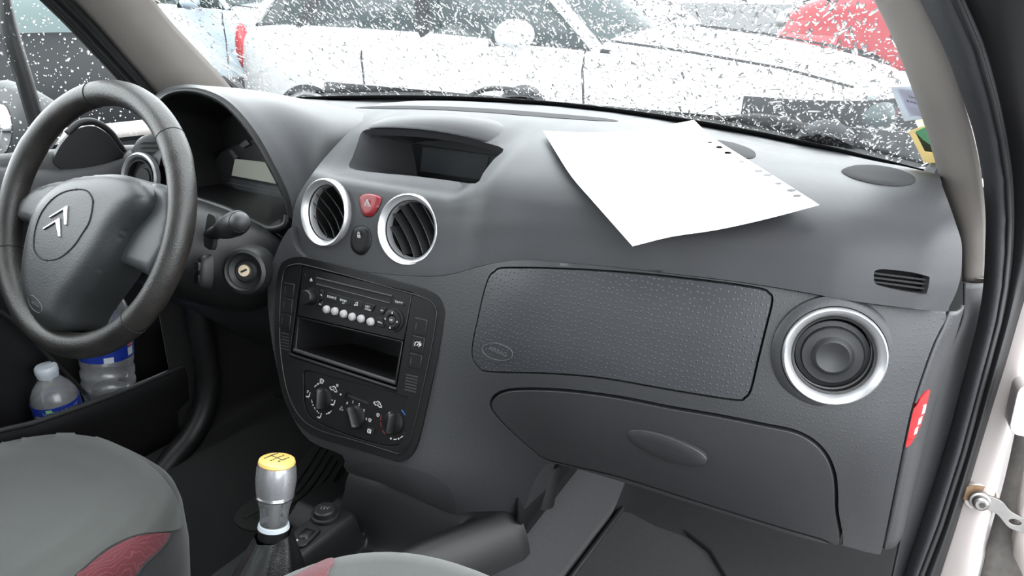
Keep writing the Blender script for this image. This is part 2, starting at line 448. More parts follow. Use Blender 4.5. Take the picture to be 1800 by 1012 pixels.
# roof with headliner and the body round the rear half of the cabin
def roofrow(y, z, hw): return [V((-hw-.03, y, z-.05)), V((-hw, y, z)), V((-hw*.5, y, z+.025)), V((0, y, z+.03)), V((hw*.5, y, z+.025)), V((hw, y, z)), V((hw+.03, y, z-.05))]
rf = structure(gridmesh('ceiling', patch([roofrow(-.20, 1.235, .52), roofrow(-.6, 1.30, .54), roofrow(-1.2, 1.31, .54), roofrow(-1.9, 1.27, .5)], 2, 2), 'headliner', solid=.03))
rf['label'] = 'pale headliner under the car roof'
wb = structure(mk('wall_back', [V(p) for p in [(-.7, -2.1, -.1), (.7, -2.1, -.1), (.7, -2.1, .62), (-.7, -2.1, .62)]], [[0, 1, 2, 3]], 'headliner', solid=.03)); wb['label'] = 'trimmed lower body behind the rear seats'
for nm, X in (('wall_left', -.74), ('wall_right', .74)):
    wq = structure(mk(nm, [V((X, -2.1, -.1)), V((X, -.86, -.1)), V((X, -.86, .62)), V((X, -2.1, .62))], [[0, 1, 2, 3]], 'door_skin', solid=.03)); wq['label'] = 'lower rear body side beside the back seats'

# ---- left A-pillar trim, seals and driver door window frame
def strip(name, L, R, m, parent=None, bulge=None, n=5, solid=.003, mid=2):
    rows = [L]
    for k in range(1, mid):
        t = k/mid; rows.append([a.lerp(b, t)+((bulge or V((0, 0, 0)))*math.sin(math.pi*t)) for a, b in zip(L, R)])
    rows.append(R)
    return gridmesh(name, patch(rows, n, 3), m, parent, solid=solid, soff=0)
pl = [(262,-10),(300,38),(350,92),(385,130),(415,165),(440,200)]
pr = [(118,-10),(165,38),(215,95),(250,135),(285,178),(315,225)]
def pxl(l, Xs): return [PX(u, v, X) for (u, v), X in zip(l, Xs)]
PLX = [-.552, -.568, -.582, -.59, -.598, -.605]
A = pxl(pl, PLX); B = pxl(pr, [x-.045 for x in PLX])
def ext(p, A): p = V(p); q = A[0]*2-A[1]; return [p, p.lerp(q, .35), p.lerp(q, .7), q]+A
A = ext((-.50, -.15, 1.19), A); B = ext((-.535, -.20, 1.19), B)
t1 = structure(strip('trim_1', A, B, 'beige', bulge=V((.022, -.02, 0)), mid=4)); t1['label'] = 'beige pillar trim between windscreen and driver window'
sl = [(60,-10),(110,38),(165,95),(212,145),(240,178),(270,225)]
Cc = pxl(sl, [x-.06 for x in PLX])
Cc = ext((-.55, -.25, 1.19), Cc)
t2 = structure(strip('trim_2', B, Cc, 'weatherstrip', bulge=V((.006, -.006, 0)), mid=3)); t2['label'] = 'black rubber seal along the driver side pillar'
for k, f_ in enumerate((.35, .68)):
    tube('seal_lip', [b.lerp(c, f_)+V((.006, -.005, 0)) for b, c in zip(B, Cc)], .0045, 'rubber', t2)

# ---- right A-pillar trim, seal, body flange
ra = [(1535,-10),(1573,70),(1600,140),(1628,220),(1648,290),(1664,345),(1685,400),(1692,450),(1694,490)]
rb = [(1622,-10),(1662,85),(1690,165),(1712,240),(1724,300),(1730,350),(1733,400),(1733,450),(1731,490)]
rY = [.14, .19, .23, .275, .31, .335, .35, .35, .34]
A = [PY(u, v, y) for (u, v), y in zip(ra, rY)]; B = [PY(u, v, y-.03) for (u, v), y in zip(rb, rY)]
A = ext((.50, -.15, 1.19), A); B = ext((.54, -.21, 1.19), B)
t3 = structure(strip('trim_3', A, B, 'beige', bulge=V((-.006, -.014, 0)), mid=4)); t3['label'] = 'beige pillar trim between windscreen and the open passenger door'
strip('foot_joint', [PY(1694, 486, .325), PY(1712, 488, .31), PY(1732, 490, .30)], [PY(1693, 494, .325), PY(1712, 497, .31), PY(1730, 499, .30)], 'beige', t3)
cr_px = [(1648,318),(1665,322),(1683,395),(1690,425)]
mk('corner_filler', [PY(1646, 316, .40), PY(1664, 318, .39), PY(1690, 420, .37), PY(1676, 375, .385), PY(1658, 325, .395)], [[0, 1, 2, 3, 4]], 'beige', t3, solid=.004)
ka = [(1694,497),(1690,560),(1664,625),(1645,695),(1626,760),(1608,835),(1590,910),(1575,980),(1562,1040),(1525,1200)]
kb = [(1733,497),(1728,540),(1708,630),(1690,700),(1668,785),(1645,860),(1620,930),(1596,1000),(1584,1050),(1550,1200)]
kY = [.30, .275, .255, .24, .228, .218, .208, .2, .195, .19]
A2 = [PY(u, v, max(y-.02, .145)) for (u, v), y in zip(ka, kY)]; B2 = [PY(u, v, y) for (u, v), y in zip(kb, kY)]
t4 = structure(strip('trim_4', A2, B2, 'lid', bulge=V((.0, -.004, 0)), mid=3)); t4['label'] = 'dark plastic kick trim beside the end of the dashboard'
strip('trim_joint', [PY(1558, 930, .20), PY(1594, 937, .2)], [PY(1560, 936, .198), PY(1592, 942, .198)], 'lid', t4, solid=.004)
sa = [(1616,-10),(1662,85),(1692,165),(1716,240),(1730,310),(1735,380),(1734,440),(1731,500),(1722,560),(1700,650),(1665,780),(1625,905),(1590,1012),(1572,1070),(1538,1200)]
sb = [(1690,-10),(1728,80),(1752,165),(1768,240),(1778,310),(1781,380),(1779,440),(1773,500),(1762,560),(1738,650),(1700,790),(1660,915),(1622,1012),(1602,1070),(1566,1200)]
sc_ = [(1860,-10),(1860,60),(1860,140),(1860,240),(1860,310),(1850,380),(1830,440),(1806,500),(1788,560),(1765,640),(1722,780),(1683,910),(1650,1012),(1632,1070),(1596,1200)]
sY = [.10, .14, .18, .22, .25, .265, .265, .26, .25, .236, .222, .205, .19, .18, .16]
A3 = [PY(u, v, y) for (u, v), y in zip(sa, sY)]; B3 = [PY(u, v, y-.012) for (u, v), y in zip(sb, sY)]; C3 = [PY(u, v, y+.004) for (u, v), y in zip(sc_, sY)]
A3 = ext((.545, -.22, 1.19), A3); B3 = ext((.57, -.25, 1.19), B3); C3 = ext((.61, -.25, 1.18), C3)
t5 = structure(strip('trim_5', A3, B3, 'seal', bulge=V((0, -.014, 0)), mid=5)); t5['label'] = 'wrinkled grey vinyl door seal round the passenger opening'
strip('bulb', [p+V((0, .004, 0)) for p in B3], C3, 'weatherstrip', t5, bulge=V((0, -.016, 0)), mid=5)
tube('bead', [a.lerp(b, .86)+V((0, -.01, 0)) for a, b in zip(A3, B3)], .003, 'weatherstrip', t5)
# white door-frame flange
wa = [(1812, 440)]+sc_[7:]
wbx = [(1850,470),(1830,560),(1812,620),(1785,700),(1752,850),(1725,950),(1712,1012),(1696,1070),(1662,1200)]
A4 = [PY(u, v, y+.006) for (u, v), y in zip(wa, sY[6:])]; B4 = [PY(u, v, y-.01) for (u, v), y in zip(wbx, sY[6:])]
t6 = structure(strip('trim_6', A4, B4, 'bodywhite', bulge=V((.003, -.006, 0)), mid=4)); t6['label'] = 'white painted door frame beside the black door seal'
out = [p+V((.012, .06, 0)) for p in B4]
strip('return_flange', B4, out, 'bodywhite', t6)
fdk = [p+V((.008, .02, 0)) for p in B4]; fdk2 = [p+V((.07, .03, 0)) for p in B4]
strip('shut_gap', fdk, fdk2, 'grime', t6)
wtop = [PY(u, v, .2) for u, v in [(1785,150),(1793,180),(1800,215),(1806,260)]]
strip('drip_rail', wtop, [p+V((.012, .0, 0)) for p in wtop], 'bodywhite', t6)
# pressed boss for the check strap
fb = Frame(PY(1722, 876, .205), (1, .12, 0), (-.12, .1, 1))
plate('pressed_boss', fb, rrect(.002, 0, .032, .032, .012), -.012, -.002, 'bodywhite', t6, bevel=.004, bseg=3)
plate('rust_stain', fb, smooth([(-.0175, -.004), (-.0165, .007), (-.008, .0135), (.004, .0145), (.013, .012), (.015, .004), (.010, .0), (.0, .0), (-.010, -.006)], 4), -.002, -.0012, 'rust', t6)

# rear pillars and glass of the cabin (behind the camera, they shade the dash)
for sg in (-1, 1):
    t_ = structure(gridmesh('trim_%d' % (9 if sg > 0 else 8), patch([[V((sg*.70, -.80, .1)), V((sg*.69, -.80, .6)), V((sg*.62, -.84, .95)), V((sg*.55, -.88, 1.27))], [V((sg*.70, -.98, .1)), V((sg*.69, -.96, .6)), V((sg*.62, -.95, .95)), V((sg*.55, -.98, 1.27))]], 3, 3), 'headliner', solid=.03)); t_['label'] = 'pale centre door pillar behind the front seats'
    w_ = structure(gridmesh('window_%d' % (5 if sg > 0 else 4), [[V((sg*.70, -.98, .62)), V((sg*.70, -2.05, .62))], [V((sg*.56, -.98, 1.26)), V((sg*.54, -2.0, 1.24))]], 'tinted_glass')); w_['label'] = 'tinted rear side window'
w_ = structure(gridmesh('window_6', [[V((-.6, -2.1, .62)), V((.6, -2.1, .62))], [V((-.5, -1.9, 1.25)), V((.5, -1.9, 1.25))]], 'tinted_glass')); w_['label'] = 'tinted rear window'

sill = structure(mk('trim_10', [V(p) for p in [(.655, .16, .02), (.655, -.85, .02), (.655, -.85, .10), (.655, .16, .10), (.76, .16, -.12), (.76, -.85, -.12), (.75, -.85, .085), (.75, .16, .085)]], [[0, 1, 2, 3], [3, 2, 6, 7], [7, 6, 5, 4], [0, 3, 7, 4], [1, 5, 6, 2], [0, 4, 5, 1]], 'bodywhite', None, bevel=.012, bseg=3)); sill['label'] = 'white painted sill under the open passenger door'
# ================================================================== DASHBOARD
dash = thing('dashboard', 'dark grey moulded plastic dashboard below the wet windscreen', 'dashboard', (0, .2, .3))

def Yc(Z):
    y = .328*(Z-.52)
    if Z < .385: e = .385-Z; q = min(e, .08); y += 6.*q*q+.6*(e-q)
    return y
def Yp(Z):
    if Z >= .57: return .006+.25*(Z-.611)+2.2*max(0, Z-.6)**2
    e = .57-Z; q = min(e, .13); return -.0042-.25*q+2.2*q*q+.32*(e-q)
def SLf(X, Z):
    t = sstep(.11, .28, X); y = Yc(Z)*(1-t)+Yp(Z)*t
    if X > .45: y += ((X-.45)/.2)**2*.033
    if X > .615: y += ((X-.615)/.045)**2*.03
    if X < -.125: y += min(((-.125-X)/.04)**2*.008, .02)
    return V((X, y, Z))
SL = Surf(SLf, -.3, .70, .12, .72, 120, 110)

SEC = [  # X, profile (Y,Z) from the seam over the top to the foot of the windscreen
 (-.20, [(.043, .625), (.048, .660), (.052, .68), (.06, .70), (.10, .722), (.15, .74), (.20, .748), (.27, .748), (.40, .736), (.54, .718)]),
 (-.13, [(.040, .604), (.047, .640), (.052, .662), (.062, .688), (.095, .708), (.15, .735), (.20, .748), (.27, .750), (.40, .738), (.555, .719)]),
 (-.105, [(.030, .592), (.039, .625), (.049, .662), (.061, .687), (.095, .698), (.15, .733), (.20, .748), (.27, .751), (.40, .739), (.558, .7195)]),
 (-.07, [(.021, .585), (.034, .625), (.0465, .665), (.06, .687), (.10, .694), (.155, .738), (.20, .751), (.27, .753), (.40, .740), (.56, .720)]),
 (0, [(.021, .584), (.034, .625), (.0465, .665), (.06, .687), (.10, .695), (.155, .742), (.20, .754), (.27, .755), (.40, .741), (.565, .721)]),
 (.07, [(.024, .590), (.035, .625), (.0465, .665), (.06, .687), (.10, .697), (.155, .743), (.20, .755), (.27, .755), (.40, .741), (.562, .720)]),
 (.115, [(.0255, .598), (.036, .63), (.0465, .665), (.059, .687), (.10, .699), (.155, .742), (.20, .754), (.27, .754), (.40, .740), (.558, .720)]),
 (.145, [(.0265, .608), (.036, .638), (.046, .67), (.056, .693), (.085, .712), (.145, .739), (.20, .751), (.27, .752), (.40, .738), (.555, .719)]),
 (.18, [(.023, .620), (.031, .65), (.038, .678), (.049, .703), (.075, .724), (.125, .742), (.19, .750), (.27, .750), (.40, .737), (.55, .718)]),
 (.24, [(.016, .640), (.024, .665), (.032, .688), (.045, .708), (.072, .727), (.12, .742), (.185, .749), (.26, .748), (.38, .735), (.54, .716)]),
 (.33, [(.016, .654), (.024, .675), (.032, .695), (.046, .713), (.072, .729), (.12, .742), (.18, .748), (.25, .746), (.36, .732), (.52, .713)]),
 (.45, [(.018, .663), (.026, .682), (.034, .70), (.049, .716), (.075, .731), (.12, .742), (.175, .746), (.24, .744), (.34, .729), (.49, .708)]),
 (.56, [(.0255, .668), (.032, .687), (.041, .704), (.057, .719), (.083, .732), (.125, .741), (.175, .743), (.24, .740), (.33, .726), (.455, .703)]),
 (.63, [(.044, .672), (.048, .688), (.056, .704), (.07, .718), (.095, .729), (.135, .737), (.185, .738), (.245, .735), (.33, .722), (.43, .698)]),
 (.665, [(.068, .674), (.072, .688), (.08, .702), (.094, .714), (.115, .723), (.15, .73), (.195, .732), (.255, .728), (.335, .716), (.42, .695)]),
]
SEC = [(x, [(a+(.0095*(1-i/6)*sstep(.15, .26, x)*(1-sstep(.5, .62, x)) if i < 6 else 0), b) for i, (a, b) in enumerate(p)]) for x, p in SEC]
SEC = [(x, [(p[0][0]-.004, p[0][1]-.02)]+p) for x, p in SEC]
def SUf(X, t):
    X = max(SEC[0][0], min(SEC[-1][0], X))
    for i in range(len(SEC)-1):
        if X <= SEC[i+1][0]: break
    k = (X-SEC[i][0])/(SEC[i+1][0]-SEC[i][0])
    n = len(SEC[0][1]); q = t*(n-1); j = min(n-2, int(q)); s = q-j
    def prof(sec):
        p = [V(x) for x in sec[1]]
        a = p[j-1] if j else p[0]*2-p[1]; d = p[j+2] if j+2 < n else p[-1]*2-p[-2]
        return cr(a, p[j], p[j+1], d, s)
    w0, w1 = prof(SEC[i]), prof(SEC[i+1])
    kk = k*k*(3-2*k)*.5+k*.5
    r = w0*(1-kk)+w1*kk
    return V((X, r.x, r.y))
SU = Surf(SUf, -.2, .665, 0, 1, 170, 110, sc=.6)

# ---- outlines read on the surfaces
airbag_px = [(860,490),(870,479),(891,472.5),(1007,475),(1131,483.5),(1256,497.5),(1333,509),(1350,517),(1355,530),(1343,580),(1330,633),(1318,683),(1308,697),(1290,700.5),(1178,683),(1069,664),(976,655),(862,651.5),(842,643),(832,627),(832.5,602),(842,558),(851,518)]
lid_px = [(865,712),(872,697.5),(895,688),(945,686),(1009,690),(1093,701.5),(1178,718.5),(1262,733),(1347,750),(1397,761),(1431,780),(1452,805),(1463,835),(1466,864),(1467,898),(1474,954),(1440,944),(1347,917),(1178,864),(1085,835),(967,807),(941,792),(903,759),(874,729)]
fascia_px = [(512,400),(514,420),(522,440),(545,457),(590,470),(640,478),(700,484),(760,486),(800,481),(835,471),(880,461),(920,458),(960,460),(1030,466),(1100,472),(1200,484),(1300,496),(1400,512),(1500,530),(1600,543),(1662,550),(1652,580),(1640,605),(1620,660),(1600,725),(1582,810),(1564,900),(1550,966),(1538,973),(1476,957),(1440,953),(1347,926),(1178,873),(1085,844),(978,815),(955,822),(938,850),(925,885),(907,914),(850,909),(800,905),(740,880),(680,852),(610,829),(602,800),(545,775),(510,725),(492,670),(478,600),(470,520),(475,475),(489,435),(501,412)]
panel_z = [(60,90),(90,45),(150,28),(220,40),(400,85),(600,140),(740,180),(800,215),(830,270),(830,330),(800,500),(760,680),(720,850),(695,930),(660,975),(620,988),(560,970),(400,920),(260,880),(170,830),(110,750),(70,640),(45,480),(40,350),(45,200)]
panel_px = [(470+x/2.664, 440+y/2.664) for x, y in panel_z]

fas = SL.loop(fascia_px, 3)
air = SL.loop(airbag_px, 5); lid = SL.loop(lid_px, 5)
pan = SL.loop(panel_px, 4)
VL = (V((-.0654, .045, .6455)), 14, -6); VR = (V((.0688, .045, .6439)), 16, 4); VS = (V((.5737, .018, .6132)), 12, 17)
def vframe(v):
    a, b = math.radians(v[1]), math.radians(v[2])
    return frame_n(v[0], (math.sin(b)*math.cos(a), -math.cos(b)*math.cos(a), math.sin(a)))
fS = vframe(VS)
def ringpx(fr, r, n=40):
    out = []
    for k in range(n):
        p = fr.P(r*math.cos(2*math.pi*k/n), r*math.sin(2*math.pi*k/n))-CAM; z = p.dot(FW); out.append((900+FPX*p.dot(RT)/z, 506-FPX*p.dot(UP)/z))
    return out
holeS = [SL.hit(*p) for p in ringpx(fS, .0415)]
body = SL.panel('lower_fascia', fas, 'fascia', dash, holes=[inset(air, -.0022), inset(lid, -.0036), inset(pan, .004), holeS], depth=.06, step=.011, bevel=.0018, bseg=3, dirn=(0, 1, 0))
# dark carrier behind the joints
SL.panel('carrier', inset(fas, .012), 'void', dash, holes=[inset(pan, .006), holeS], depth=.004, off=-.012, step=.02, bevel=0, dirn=(0, 1, 0))
ab = SL.panel('airbag_cover', air, 'airbag_skin', dash, depth=.012, off=.0006, step=.0127, bevel=.0022, bseg=3, dirn=(0, 1, 0))
gl = SL.panel('glovebox_lid', lid, 'lid', dash, depth=.02, off=.001, step=.012, bevel=.003, bseg=3, dirn=(0, 1, 0))
handle_px = [(1102,762),(1114,754.5),(1144,756.6),(1186,767),(1224,782),(1243,795),(1245,804),(1235,811),(1203,811.5),(1161,803),(1127,788),(1107,772)]
hl = SL.loop(handle_px, 4)
SL.panel('handle', hl, 'lid', gl, depth=.006, off=.0012, step=.006, bevel=.001, dome=.002, domer=.008, zf=lambda q: .006*sstep(min(p.x for p in hl)+.01, max(p.x for p in hl), q[0]))
def conform_ellipse(px): return SL.loop(px, 4)
bad_px = [(848,613),(853,605.5),(868,602),(885,606),(899,614),(902,623),(898,630),(885,633.5),(868,631),(853,623)]
bd = SL.loop(bad_px, 4)
bdg = SL.panel('badge', bd, 'badge_edge', ab, holes=[inset(bd, .0007)], depth=.001, off=.0014, step=None, bevel=0)
c0 = SL.hit(876, 617.5)
ft = Frame(SL.pt(c0)+SL.nrm(c0)*.0009, SLf(c0[0]+.02, c0[1]-.0012)-SLf(c0[0]-.02, c0[1]+.0012), V((0, .2, 1)))
text('lettering', 'AIRBAG', ft, .0066, 'badge_edge', bdg, z=.0004, depth=.0004, squash=1.15)

# right end of the dash, beside the door opening
seam_r = [(1664,549),(1652,580),(1640,605),(1620,660),(1600,725),(1582,810),(1564,900),(1550,966)]
back_r = [(1690,535),(1677,580),(1664,620),(1645,690),(1626,755),(1608,830),(1590,905),(1583,940)]
rows = []
e0 = [SL.pt(SL.hit(*p))+V((0, .004, 0)) for p in seam_r]
e1 = [PX(u, v, max(p.x+.008, .661)) if False else PY(u, v, .13) for (u, v), p in zip(back_r, e0)]
mid = [(a*.75+b*.25)+V((.004, 0, 0)) for a, b in zip(e0, e1)]
g = patch([e0, mid, e1], 4, 4)
sidec = gridmesh('end_cover', g, 'fascia', dash, solid=.003, soff=1)
# gap bolster: torn clip hole beside the end cover
bx_ = [PY(u, v, .1) for u, v in [(1680,556),(1684,552),(1678,575),(1670,590),(1665,603),(1662,600),(1668,582)]]
mk('clip_slot', bx_+[p+V((0, .004, 0)) for p in bx_], [list(range(7))], 'void', dash)

# ---- upper pad
rim_px = [(615,295),(660,303),(725,309),(790,317),(836,322),(850,303),(868,280),(885,262)]
lip_px = [(885,262),(850,250),(800,238),(750,230.5),(700,226.5),(660,226.5),(637,231)]
left_px = [(637,231),(627,256),(620,276)]
open_px = rim_px[:-1]+lip_px[:-1]+left_px
seam_px = [(512,398),(514,420),(522,440),(545,456),(590,469),(640,477),(700,483),(760,485),(800,480),(835,470),(880,460),(920,457),(960,459),(1030,465),(1100,471),(1200,483),(1300,495),(1400,511),(1500,529),(1600,542),(1664,548)]
L_ = .6
right_px = [(1680,516),(1689,485),(1691,455),(1690,425),(1681,395),(1669,360),(1656,326)]
sm_ = [SU.hit(*p) for p in smooth(seam_px, 3, False)]; rt_ = [SU.hit(*p) for p in smooth([seam_px[-1]]+right_px, 3, False)][1:]
xe = rt_[-1].x
upp = sm_+rt_+[V((xe+(-.2-xe)*k/60, L_*(1-1e-5))) for k in range(1, 61)]+[V((-.19, L_*.9)), V((-.175, L_*.82))]+[SU.hit(*p) for p in smooth([(636,213),(612,233),(590,256),(566,283),(545,311),(528,337),(517,366)], 3, False)]
fL, fR = vframe(VL), vframe(VR); fL.o = fL.P(0, 0, .0035)
hL = [SU.hit(*p) for p in ringpx(fL, .0405)]; hR = [SU.hit(*p) for p in ringpx(fR, .0405)]
op = [SU.hit(*p) for p in smooth(open_px, 3)]
grille_px = [(1536,482),(1540,475),(1556,473),(1600,478),(1630,485),(1634,490),(1630,512),(1624,516),(1590,512),(1550,503),(1538,497)]
gr = SU.loop(grille_px, 3)
upper = SU.panel('upper_pad', upp, 'pad', dash, holes=[hL, hR, op, gr], depth=.012, step=.0085, bevel=.0012)

# hazard / lock / speaker pieces sit in shallow seats on the pad
def seat(name, px, m, parent, dome=.0015, off=.0003, gap=.0011, domer=.006, sub=None):
    lp = SU.loop(px, 4)
    SU.panel(name+'_seat', inset(lp, -gap), 'void', parent, depth=.0008, off=.00035, step=None, bevel=0)
    return SU.panel(name, lp, m, parent, depth=.002, off=off+.0005, step=.004, bevel=.0006, dome=dome, domer=domer)
hz_px = [(632,348),(638,342),(652,340.5),(668,345),(671,352),(664,368),(655,379),(646,381),(638,376),(634,362)]
hz = seat('hazard_button', hz_px, 'red_button', dash, dome=.0025)
def on_su(u, v, off=.003):
    q = SU.hit(u, v); n = SU.nrm(q); return Frame(SU.pt(q)+n*off, V((1, 0, 0))-n*n.x, V((0, 0, 1)))
ftr = on_su(649.5, 358, .0042)
tri = [(-.006, -.0045), (.006, -.0045), (0, .0058)]
plate('warning_triangle', ftr, tri, 0, .0004, 'print_white', hz, holes=[[(x*.52, y*.52-.0003) for x, y in tri]])
plate('warning_triangle', ftr, [(x*.22, y*.22-.0002) for x, y in tri], 0, .0004, 'print_white', hz)
lk_px = [(617,423),(621,405),(632,397),(645,400),(652,413),(651,431),(642,445),(631,447),(620,438)]
lk = seat('lock_button', lk_px, 'panel_black', dash, dome=.002)
flk = on_su(634, 413, .0036)
plate('padlock_mark', flk, rrect(0, -.002, .0052, .0046, .0006), 0, .0003, 'print_white', lk)
plate('padlock_mark', flk, [(.0021*math.cos(a), .0012+.0034*math.sin(a)) for a in [math.pi*k/8 for k in range(9)]]+[(-.0011, .0004), (-.0011, .0016), (0, .0031), (.0011, .0016), (.0011, .0004)][::1], 0, .0003, 'print_white', lk)
sp_px = [(1481,303),(1487,296),(1505,292),(1540,293),(1580,300),(1603,309),(1607,317),(1600,324),(1575,327),(1535,323),(1500,314)]
spk = seat('speaker_cover', sp_px, 'speaker_mesh', dash, dome=.002, domer=.012)
sp2 = SU.loop([(1235,249),(1260,247),(1290,252),(1318,262),(1328,270),(1326,277),(1310,279),(1280,275),(1250,264)], 4)
SU.panel('speaker_recess', sp2, 'speaker_mesh', dash, depth=.001, off=.0008, step=.006, bevel=.0004, dome=.0014, domer=.02)
# long shallow demister tray at the foot of the glass
dm = SU.loop([(625,190),(680,186.5),(760,187),(860,191.5),(960,199),(1060,208),(1080,214),(960,206.5),(860,198.5),(760,193),(690,191.5)], 3)
SU.panel('demister_tray', dm, 'speaker_mesh', dash, depth=.0008, off=.0007, step=.01, bevel=0)

# side grille with bars
gq = [SU.pt(p) for p in gr]; gn = V((.15, -.94, .3)).normalized()
loft('side_grille', [gq, [p-gn*.02 for p in gq]], 'void', dash, cap1=True)
sg = bpy.data.objects['side_grille']
for (a, b) in [((1540,481),(1631,492.5)), ((1537,488.5),(1630,500)), ((1537,496),(1628,508))]:
    pa, pb = PP(*a, SU.pt(SU.hit(1500, 489)), V((-.15, 1, -.25)).normalized()), PP(*b, SU.pt(SU.hit(1640, 500)), V((-.15, 1, -.25)).normalized())
    pa = SU.pt(SU.hit(a[0]-12, a[1]-2)); pb = SU.pt(SU.hit(b[0]+10, b[1]+1))
    v = []; f = []
    K = 8
    for k in range(K+1):
        p = pa.lerp(pb, k/K); p = p - gn*.004
        v += [p+V((0, 0, .0009)), p-V((0, 0, .0009)), p-gn*.014-V((0, 0, .0009)), p-gn*.014+V((0, 0, .0009))]
    for k in range(K):
        for i in range(4): f.append([k*4+i, k*4+(i+1) % 4, k*4+4+(i+1) % 4, k*4+4+i])
    f += [[0, 1, 2, 3], [K*4+3, K*4+2, K*4+1, K*4]]
    mk('slat', v, f, 'lid', sg)

# ---- display recess, hood and screen
oq = [SU.pt(p)-SU.nrm(p)*.001 for p in op]
bk = [V((-.068+(p.x+.10)*.72, .225, .652+(p.z-.69)*1.25)) for p in oq]
rec = loft('display_recess', [oq, [a*.92+b*.08+V((0, 0, -.0015)) for a, b in zip(oq, bk)], bk], 'pad', dash, cap1=True, sharp=50)
scr = Frame((.018, .222, .69), (1, 0, 0), (0, .05, 1))
pts = [scr.px(*p) for p in [(722,252),(880,275),(868,322),(719,308)]]
bz = plate('display_bezel', scr, pts, -.002, .001, 'black', dash)
plate('screen', scr, [scr.px(*p) for p in [(745,258),(862,275),(850,316),(740,300)]], .001, .002, 'screen', bz)
lipb = [PY(u, v, .150+.012*abs((u-770)/130)**2) for u, v in [(637,231),(660,226.5),(700,226),(750,230),(800,238),(850,250),(884,262),(893,256)]]
lipm = [PY(u, v, .148+.012*abs((u-770)/130)**2) for u, v in [(638,226),(660,220),(700,219),(750,222),(800,229),(850,240),(888,254),(899,250)]]
lipt = [PY(u, v, .163+.012*abs((u-770)/130)**2) for u, v in [(640,221),(662,213),(700,208.5),(750,207.5),(800,211),(850,220),(893,237),(906,242)]]
und = [p+V((0, .055, -.004)) for p in lipb]
bck = [p+V((-.002, .03, .0005)) for p in lipt]; bck2 = [p+V((-.004, .10, -.016)) for p in lipt]
gridmesh('display_hood', patch([und, lipb, lipm, lipt, bck, bck2], 5, 5), 'pad', dash, sharp=60)

# ---- round air vents
def vent(fr, m_ring, r, louvres, ang, tilt):
    v = lathe('air_vent', fr, [(r*.80, -.028), (r*.80, -.001), (r*.83, -.0005), (r*.83, -.03)], 'darkplastic', dash, closed=True)
    lathe('ring', fr, [(r*.765, -.012), (r*.785, -.004), (r*.87, .0042), (r*.955, .0066), (r*.99, .0052), (r, .001), (r*.99, -.004), (r*.80, -.012)], m_ring, v, seg=72, closed=True, sharp=50)
    lathe('throat', fr, [(0, -.045), (r*.78, -.045), (r*.80, -.006)], 'void', v, cap=False)
    R0 = r*.765
    for k in range(louvres):
        y = -R0+2*R0*(k+.5)/louvres*1.0
        hw = math.sqrt(max(0, R0*R0-y*y))*.985
        c, s_ = math.cos(ang), math.sin(ang); vv = []; ff = []; K = 10
        for i in range(K+1):
            x = -hw+2*hw*i/K; bow = -.007*(1-(x/R0)**2)-.003
            for (dy, dz) in ((-.0006, bow), (.0006, bow), (.0006+tilt, bow-.018), (-.0006+tilt, bow-.018)):
                yy = y+dy; vv.append(fr.P(x*c-yy*s_, x*s_+yy*c, dz))
        for i in range(K):
            for j in range(4): ff.append([i*4+j, i*4+(j+1) % 4, i*4+4+(j+1) % 4, i*4+4+j])
        ff += [[0, 1, 2, 3], [K*4+3, K*4+2, K*4+1, K*4]]
        mk('louvre', vv, ff, 'lid', v, sharp=30)
    return v
vl = vent(fL, 'silver', .0445, 5, math.radians(-38), -.014)
vr = vent(fR, 'silver', .0445, 5, math.radians(-52), .004)
for k in range(3):   # crossbars behind the louvres
    for fr, p in ((fR, vr),):
        y = (-.5+.5*k)*.034; c, s_ = math.cos(math.radians(38)), math.sin(math.radians(38)); hw = math.sqrt(.033**2-y*y)
        plate('crossbar', fr, [(x*c-yy*s_, x*s_+yy*c) for x, yy in ((-hw, y-.0008), (hw, y-.0008), (hw, y+.0008), (-hw, y+.0008))], -.03, -.024, 'darkplastic', p)
# passenger vent with a closed turning disc
v = lathe('air_vent', fS, [(.034, -.028), (.034, -.002), (.036, -.0015), (.036, -.03)], 'darkplastic', dash, closed=True)
r = .0452
lathe('ring', fS, [(.0335, -.014), (.0345, -.006), (r*.88, .004), (r*.955, .0068), (r*.99, .0052), (r, .001), (r*.99, -.005), (r*.8, -.014)], 'silver', v, seg=80, closed=True, sharp=50)
lathe('throat', fS, [(0, -.04), (.034, -.04), (.0345, -.01)], 'void', v, cap=False)
fd = Frame(fS.P(.0015, -.0025, -.02), fS.ex+fS.n*.06, fS.ey+fS.n*.12)
dsc = lathe('disc', fd, [(.0, .0065), (.006, .007), (.0125, .0095), (.0145, .0105), (.0165, .0095), (.0185, .0065), (.0195, .006), (.0265, .006), (.0275, .005), (.028, .0025), (.0325, .0015), (.0325, -.004), (0, -.004)], 'lid', v, seg=72, sharp=40)
lathe('vent_surround', fS, [(r*1.0, -.006), (r*1.02, .0002), (r*1.1, -.0005), (r*1.2, -.005), (r*1.2, -.012)], 'fascia', v, seg=72, cap=False)

